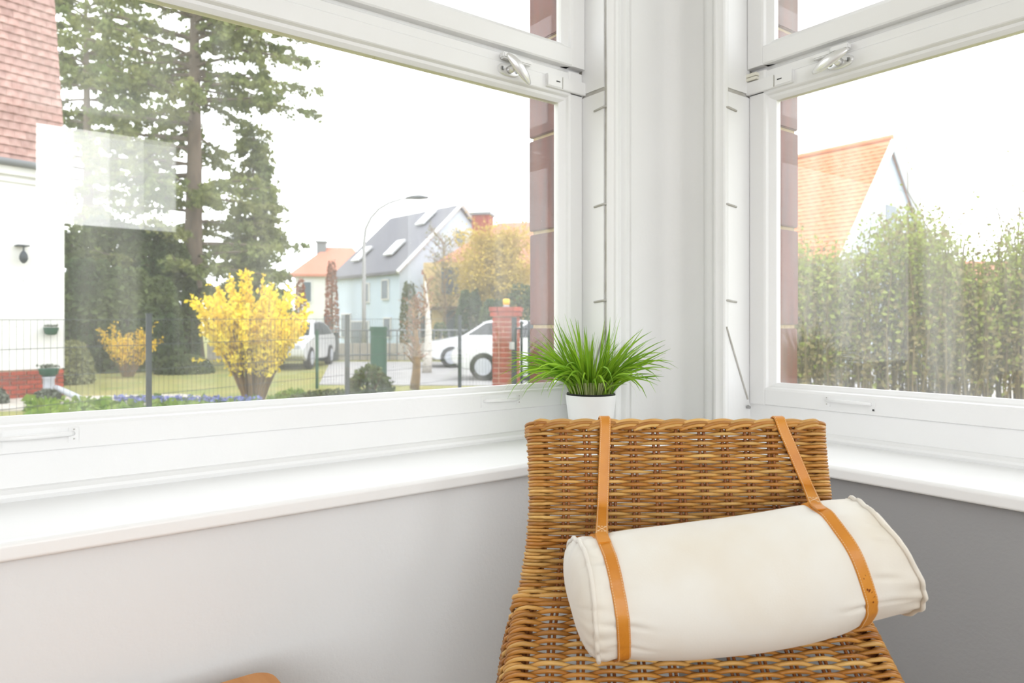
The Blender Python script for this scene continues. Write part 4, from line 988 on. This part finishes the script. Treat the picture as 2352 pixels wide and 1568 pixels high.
# the upright stakes, in pairs
for i in range(0, NI+1):
    prs = (-0.0041, 0.0041) if 0 < i < NI else (0.0, 0.010)
    for dx in prs:
        pts = []
        for k in range(44):
            v = 0.002+(vtot-0.01)*k/43; d0, z0, hw, t, n_ = prof(v); hi = hw-RP
            lat = -hi+2*hi*i/NI+dx*(1 if i < NI else -1)
            q = Vector((CX+lat, d0, z0))+n_*(0.0009 if 0 < i < NI else -RP*0.5); pts.append(C(q.x, q.y, q.z))
        MB().tube(pts, 0.0027, 6).build('stake', M_stake, chair, smooth=True, fix=False)
for sg in (-1, 1):          # stout corner poles inside the wrapped edges and stakes of the side panels
    pts = []
    for k in range(30):
        v = 0.004+(vtot-0.01)*k/29; d0, z0, hw, t, n_ = prof(v); q = Vector((CX+sg*(hw-RP-0.002), d0, z0))+n_*(-RP); pts.append(C(q.x, q.y, q.z))
    MB().tube(pts, 0.0115, 8).build('corner_pole', M_stake, chair, smooth=True, fix=False)
    for dep in (0.03, 0.06, 0.09):
        pts = []
        for k in range(20):
            v = VR+0.01+(vtot-VR-0.02)*k/19; d0, z0, hw, t, n_ = prof(v); q = Vector((CX+sg*(hw+0.002+dep*0.1), d0, z0))+n_*(-RP-dep); pts.append(C(q.x, q.y, q.z))
        MB().tube(pts, 0.003, 6).build('stake', M_stake, chair, smooth=True, fix=False)
# plaited top border: overlapping arches from stake to stake
d0, z0, hw, t, n_ = prof(0.0)
for i in range(-1, NI):
    for lay, (dz, dn, rr, col) in enumerate([(0.0035, -0.003, 0.0033, M_canelt), (-0.0012, 0.0015, 0.0034, M_cane), (-0.0062, 0.0035, 0.0031, M_canelt)]):
        hi = hw-RP; pts = []
        for k in range(17):
            u_ = k/16; x = i+0.05+1.95*u_
            if x < -0.3 or x > NI+0.3: continue
            lat = -hi+2*hi*x/NI; hump = math.sin(math.pi*u_)
            off = dn+0.0045*math.cos(math.pi*u_)+0.003*hump; edge = max(0.0, abs(lat)-hi)
            q = Vector((CX+lat, d0, z0+dz+0.0085*hump-0.0068-edge*0.25))+n_*(off-edge*0.5); pts.append(C(q.x, q.y, q.z))
        if len(pts) > 4: MB().tube(pts, rr*random.uniform(.94, 1.06), 7).build('border_cane', col, chair, smooth=True, fix=False)
for sg in (-1, 1):          # canes turning round the top corners
    for k in range(4):
        hi = hw-RP; pts = []
        for q_ in range(9):
            a = math.pi*q_/8; q = Vector((CX+sg*(hi+(RP+0.002)*math.sin(a)), d0, z0-0.002-0.0058*k+0.003*math.cos(a)))+n_*(-RP+(RP+.003)*math.cos(a)); pts.append(C(q.x, q.y, q.z))
        MB().tube(pts, 0.0034, 7).build('border_cane', M_canelt if k % 2 else M_cane, chair, smooth=True, fix=False)
# seat front and legs (below the frame)
d0, z0, hw, t, n_ = prof(vtot)
for k in range(14):
    zz = z0-0.012*k-0.004; MB().tube([C(CX-hw, d0+0.30, zz-0.0), C(CX-hw, d0+0.01, zz), C(CX-hw+0.02, d0-0.006, zz), C(CX+hw-0.02, d0-0.006, zz), C(CX+hw, d0+0.01, zz), C(CX+hw, d0+0.30, zz)], 0.0055, 6).build('cane', M_cane, chair, fix=False)
for sg in (-1, 1):
    for dd in (0.02, 0.40): MB().tube([C(CX+sg*(hw-0.02), d0+dd, z0-0.01), C(CX+sg*(hw-0.005), d0+dd, -EYE+0.001)], [0.020, 0.017], 10).build('leg', M_stake, chair, smooth=True)

# ================================================================== BOLSTER WITH LEATHER STRAPS
M_cloth = mat('cream_cotton', lin((229, 226, 219)), 0.9, lin((221, 211, 194)), 5.0, sheen=0.2, thresh=(.42,.75), bump=0.03, bscale=400)
M_leather = mat('tan_leather', lin((214, 144, 52)), 0.42, lin((190, 114, 30)), 9.0, bump=0.08, bscale=120, thresh=(0.35, 0.75))
M_leatheredge = mat('leather_edge', lin((120, 62, 24)), 0.6)
M_stitch = mat('white_stitching', lin((232, 205, 165)), 0.8)
M_stain = mat('dark_leather_stain', lin((130, 62, 14)), 0.45)
# stations: (centre px, centre py, depth, half height px, tilt of the section)
ST = [(1345, 1374, 1.018, 131, 0.17), (1362, 1372, 1.020, 137, 0.15), (1400, 1367, 1.024, 138, 0.13), (1460, 1363, 1.028, 142, 0.12), (1560, 1357, 1.035, 147, 0.13), (1690, 1341, 1.043, 149, 0.16),
      (1800, 1322, 1.050, 147, 0.20), (1880, 1303, 1.055, 143, 0.27), (1937, 1283, 1.059, 138, 0.35), (1985, 1277, 1.062, 134, 0.36), (2018, 1273, 1.064, 131, 0.36)]
STa = np.array([[*(lambda p: (p[0], p[1], p[2]))(((s[0]-1176)/FOC*s[2], s[2], (750-s[1])/FOC*s[2])), s[3]/FOC*s[2], s[4]] for s in ST])
cen = STa[:, :3]; sl_ = np.concatenate([[0], np.cumsum(np.linalg.norm(np.diff(cen, axis=0), axis=1))]); sl_ /= sl_[-1]
def cub(x, xs, ys):
    return float(np.mean([np.interp(np.clip(x+o_, 0, 1), xs, ys) for o_ in (-.04, -.02, 0, .02, .04)])) if 0.06 < x < 0.94 else float(np.interp(x, xs, ys))
SEG = 168
CREASE = [(0.03, 38, .028, .05), (0.06, 63, .02, .05), (0.07, 97, .034, .075), (0.08, 122, .022, .07), (0.0, 80, .02, .04), (0.80, 112, .034, .05), (0.90, 92, .026, .045), (0.95, 60, .022, .05), (0.93, 118, .02, .06), (0.97, 40, .018, .04), (0.86, 30, .014, .04)]
def sect(u_):
    c = Vector([cub(u_, sl_, STa[:, k]) for k in range(3)]); r_ = cub(u_, sl_, STa[:, 3]); tl = cub(u_, sl_, STa[:, 4])
    a = Vector((math.cos(math.atan(0.10)), math.sin(math.atan(0.10)), 0)); U = Vector((-tl, 0.0, 1)).normalized(); V = Vector((a.y, -a.x, 0)); V = (V-U*V.dot(U)).normalized()
    return c, r_, U, V
US = [0.075, 0.835]
def wrinkle(u_, th):
    e = min(u_, 1-u_); w_ = 0.0
    w_ += 0.020*math.exp(-(e/0.05)**2)*math.sin(13*th+2.5*math.sin(3*th))
    for us in US:
        dd = (u_-us)/0.045; w_ -= 0.034*math.exp(-dd*dd)
        w_ += 0.016*math.exp(-((u_-us)/0.075)**2)*math.sin(9*th+4*u_+1.3*math.sin(2*th))
    for (cu, ct, ca_, cw) in CREASE:
        dt_ = (th-math.radians(ct)-0.9*(u_-cu)+math.pi) % (2*math.pi)-math.pi
        w_ += -ca_*math.exp(-(dt_/0.035)**2)*math.exp(-((u_-cu)/cw)**2)+ca_*0.6*math.exp(-((dt_+0.11)/0.06)**2)*math.exp(-((u_-cu)/cw)**2)
    w_ += 0.006*math.sin(3*th+9*u_)*math.sin(math.pi*u_)
    return w_
def bpt(u_, th, extra=0.0, flat=1.0):
    c, r_, U, V = sect(u_); rr = r_*(1+wrinkle(u_, th))+extra
    q = c+U*(rr*math.cos(th))+V*(rr*math.sin(th)*0.97); ax_ = V.cross(U)*(-1)
    if ax_.x < 0: ax_ = -ax_
    e = min(u_, 1-u_); q = q+ax_*(0.0055*math.sin(2*th+0.6+3*u_)*math.exp(-(e/0.06)**2)); return C(q.x, q.y, q.z)
bol = empty('bolster_cushion', C(0.33, 1.04, -0.5), 'cream cotton bolster cushion strapped across the wicker chair', 'cushion')
bm_ = MB(); NU = 110; vs = []
caps = []
for i in range(NU+1):
    u_ = i/NU; vs += [bpt(u_, 2*math.pi*k/SEG) for k in range(SEG)]
fs = [(i*SEG+k, i*SEG+(k+1) % SEG, (i+1)*SEG+(k+1) % SEG, (i+1)*SEG+k) for i in range(NU) for k in range(SEG)]
pmesh('cover', vs, fs, M_cloth, bol, smooth=True, fix=True)
for e, sg in ((0.0, -1), (1.0, 1)):
    c, r_, U, V = sect(e); ax_ = U.cross(V); ax_ = ax_ if ax_.x*sg > 0 else -ax_; vs = []; nr = 9
    for q_ in range(nr):
        f = 1-q_/nr
        for k in range(SEG):
            th = 2*math.pi*k/SEG; p = c+(U*math.cos(th)+V*(math.sin(th)*0.97))*(r_*f*(1+wrinkle(e, th)*f))+(ax_ if sg > 0 else -ax_)*(0.0055*math.sin(2*th+0.6+3*e)*f); bul = 0.024*(1-f**2.2)**0.6*(1+0.10*math.sin(2*th+1)*f) if q_ else 0
            p = p+ax_*bul; vs.append(C(p.x, p.y, p.z))
    p = c+ax_*0.024; vs.append(C(p.x, p.y, p.z))
    fs = [(i*SEG+k, i*SEG+(k+1) % SEG, (i+1)*SEG+(k+1) % SEG, (i+1)*SEG+k) for i in range(nr-1) for k in range(SEG)]+[((nr-1)*SEG+k, (nr-1)*SEG+(k+1) % SEG, nr*SEG) for k in range(SEG)]
    pmesh('end_panel', vs, fs, M_cloth, bol, smooth=True, fix=True)
    pts = [bpt(e, 2*math.pi*k/SEG, 0.0018) for k in range(SEG+1)]
    MB().tube(pts, 0.0034, 8, cap=False).build('piping', M_cloth, bol, smooth=True, fix=False)

# straps: a band round the bolster and a tail over the chair back
def ribbon(mb, cs, ns, ws, th):
    """centres, outward normals, half-width vectors"""
    vs = []
    for c, n_, w_ in zip(cs, ns, ws):
        vs += [c-w_+n_*th*.6, c-w_*0.9+n_*th, c+w_*0.9+n_*th, c+w_+n_*th*.6, c+w_, c-w_]
    m_ = len(cs); fs = [(i*6+k, i*6+(k+1) % 6, (i+1)*6+(k+1) % 6, (i+1)*6+k) for i in range(m_-1) for k in range(6)]
    fs += [tuple(range(5, -1, -1)), tuple((m_-1)*6+k for k in range(6))]; mb.add(vs, fs)
SW = 0.0094
def stitches(par, cs, ns, ws, th, step=0.0036, name='stitching'):
    mb = MB(); 
    cum = [0]
    for a, b in zip(cs, cs[1:]): cum.append(cum[-1]+(b-a).length)
    s = 0.002
    while s < cum[-1]-0.002:
        i = max(k for k in range(len(cum)) if cum[k] <= s); f = (s-cum[i])/max(1e-6, cum[i+1]-cum[i]) if i+1 < len(cum) else 0; i2 = min(i+1, len(cum)-1)
        c = cs[i].lerp(cs[i2], f); n_ = ns[i].lerp(ns[i2], f).normalized(); w_ = ws[i].lerp(ws[i2], f); tdir = (cs[i2]-cs[i]).normalized()
        for sg in (-1, 1):
            p = c+w_*0.80*sg+n_*(th+0.0002); mb.tube([p-tdir*0.0011, p+tdir*0.0011], 0.00042, 4)
        s += step
    o_ = mb.build(name, M_stitch, par, fix=False); o_['kind'] = 'stuff'
def strap(us, toplat, lab):
    o = empty('leather_strap', C(toplat, 1.2, -0.17), lab, 'strap', 'tan leather straps of the bolster')
    ax = (bpt(us+0.02, math.pi/2)-bpt(us-0.02, math.pi/2)).normalized()
    cs, ns, ws = [], [], []
    for k in range(73):
        th = math.radians(-5)-k*math.radians(360)/72
        th = -th
        p = bpt(us, th, 0.0008); c, r_, U, V = sect(us)
        n_ = (U*math.cos(th)+V*math.sin(th)); n_ = vec(n_).normalized(); cs.append(p); ns.append(n_)
        a_ = (ax-n_*ax.dot(n_)).normalized(); ws.append(a_*SW)
    mb = MB(); ribbon(mb, cs, ns, ws, 0.0028); band = mb.build('band', M_leather, o, autosmooth=True)
    stitches(o, cs[:50], ns[:50], ws[:50], 0.0028)
    # tail from the top of the bolster up the chair back and over it
    start = bpt(us, math.radians(4), 0.0035)
    d0, z0, hw, t0, n0 = prof(0.0); topc = C(toplat, d0-0.009, z0+0.0005)
    path = [bpt(us, math.radians(16), 0.0030), start]
    cst = C(0, 0, 0)
    # the tail lies on the woven back above the bolster
    def eyec(p): return Vector(((p-Vector((0, 0, p.z))).dot(RIGHT), (p-Vector((0, 0, p.z))).dot(FWD), p.z-EYE))
    A, B = eyec(start), eyec(topc); ua, ub, va, vb = A.x/A.y, B.x/B.y, A.z/A.y, B.z/B.y
    for f in (0.10, 0.25, 0.4, 0.55, 0.7, 0.85, 0.95):
        u_, v_ = ua+(ub-ua)*f, va+(vb-va)*f; dd = 1.18
        for _ in range(8): dd = float(np.interp(-v_*dd, [-r[1] for r in PR], [r[0] for r in PR]))-0.0105
        if f < 0.2: dd = (dd+A.y)/2
        path.append(C(u_*dd, dd, v_*dd))
    path.append(topc)
    over = [C(toplat-0.0, d0-0.0085, z0+0.006), C(toplat, d0-0.004, z0+0.0105), C(toplat, d0+0.006, z0+0.0118), C(toplat, d0+0.016, z0+0.0085), C(toplat, d0+0.022, z0-0.004), C(toplat, d0+0.03, z0-0.05), C(toplat, d0+0.012, z0-0.12)]
    path += over
    # resample
    pts = []; 
    for a, b in zip(path, path[1:]):
        k_ = max(1, int((b-a).length/0.006)); pts += [a.lerp(b, q/k_) for q in range(k_)]
    pts.append(path[-1])
    for _ in range(2): pts = [pts[0]]+[(pts[i-1]+pts[i]*2+pts[i+1])/4 for i in range(1, len(pts)-1)]+[pts[-1]]
    cs, ns, ws = [], [], []
    runx = vec(Vector((1, 0, 0)))
    for i, p in enumerate(pts):
        t = (pts[min(i+1, len(pts)-1)]-pts[max(i-1, 0)]).normalized()
        side = runx-t*runx.dot(t); side.normalize(); n_ = side.cross(t); 
        if i == 0: ref = vec(Vector((0, -1, 0.4)))
        if n_.dot(ref) < 0: n_ = -n_
        ref = n_; cs.append(p); ns.append(n_); ws.append(side*SW)
    mb = MB(); ribbon(mb, cs, ns, ws, 0.0026); mb.build('tail', M_leather, o, autosmooth=True); stitches(o, cs[4:], ns[4:], ws[4:], 0.0026)
    # crossed stitching where tail and band are sewn together
    mb = MB(); i0, i1 = 6, 11
    c0, c1 = cs[i0], cs[i1]; w0 = ws[i0]*0.72; off = ns[i0]*0.0029
    P_ = [c0-w0+off, c0+w0+off, c1+w0+off, c1-w0+off]
    for a, b in ((0, 1), (2, 3), (0, 2), (1, 3)):
        A, B = P_[a], P_[b]; n_s = max(3, int((B-A).length/0.0034))
        for k in range(n_s): mb.tube([A.lerp(B, (k+.15)/n_s), A.lerp(B, (k+.8)/n_s)], 0.0006, 4)
    mb.build('cross_stitching', M_stitch, o, fix=False)['kind'] = 'stuff'
    return o, ax
sL, axL = strap(US[0], (1390-1176)/FOC*1.215, 'left tan leather strap hanging straight down round the bolster')
sR_, axR = strap(US[1], (1792-1176)/FOC*1.215, 'right tan leather strap with dark stains slanting down round the bolster')
# stains on the right strap
for (th, off, r_) in ((75, .15, .0011), (83, 0.25, .0019), (86, -.25, .0008), (98, 0.05, .0028), (101, 0.35, .0026), (105, .45, .0022), (108, .1, .0012), (96, -.25, .0014)):
    c, rr, U, V = sect(US[1]); t_ = math.radians(th); n_ = vec(U*math.cos(t_)+V*math.sin(t_)).normalized(); p = bpt(US[1], t_, 0.0008)+n_*0.00275+axR*SW*off
    b_ = n_.cross(axR).normalized(); k_ = 12; vs = [p+(axR*math.cos(2*math.pi*i/k_)+b_*math.sin(2*math.pi*i/k_)*1.3)*r_*random.uniform(.75, 1.2) for i in range(k_)]+[p+n_*0.00012]
    pmesh('stain', vs, [(i, (i+1) % k_, k_) for i in range(k_)], M_stain, sR_, smooth=True)

# ================================================================== SMALL WOODEN TABLE AT THE BOTTOM EDGE
M_ply = mat('light_plywood', lin((212, 150, 88)), 0.5, lin((196, 132, 70)), 3.0, stretch=(14, 1, 1))
tz = -0.597+EYE
cor = C((616-1176)/FOC*1.215, 1.215, 0)     # far right corner
st = empty('side_table', Vector((cor.x-0.25, cor.y-0.22, 0)), 'light wooden table with rounded corner at the bottom edge of the view', 'table')
x1, y1 = cor.x+0.004, cor.y+0.006; x0, y0 = x1-0.50, y1-0.42; R_ = 0.035; out = []
for (cx, cy, a0) in ((x1-R_, y1-R_, 0), (x0+R_, y1-R_, 90), (x0+R_, y0+R_, 180), (x1-R_, y0+R_, 270)):
    out += [(cx+R_*math.cos(math.radians(a0+k*11.25)), cy+R_*math.sin(math.radians(a0+k*11.25))) for k in range(9)]
vs, fs = extrude(out, tz-0.02, tz, WT); pmesh('table_top', vs, fs, M_ply, st, bevel=0.002)
for sx in (x0+0.05, x1-0.05):
    for sy in (y0+0.05, y1-0.05): MB().tube([(sx, sy, tz-0.02), (sx, sy, 0.001)], [0.018, 0.013], 12).build('leg', M_ply, st, smooth=True)
MB().box(((x0+x1)/2, (y0+y1)/2, tz-0.045), ((x1-x0)/2-0.05, (y1-y0)/2-0.05, 0.025)).build('apron', M_ply, st, bevel=0.002)
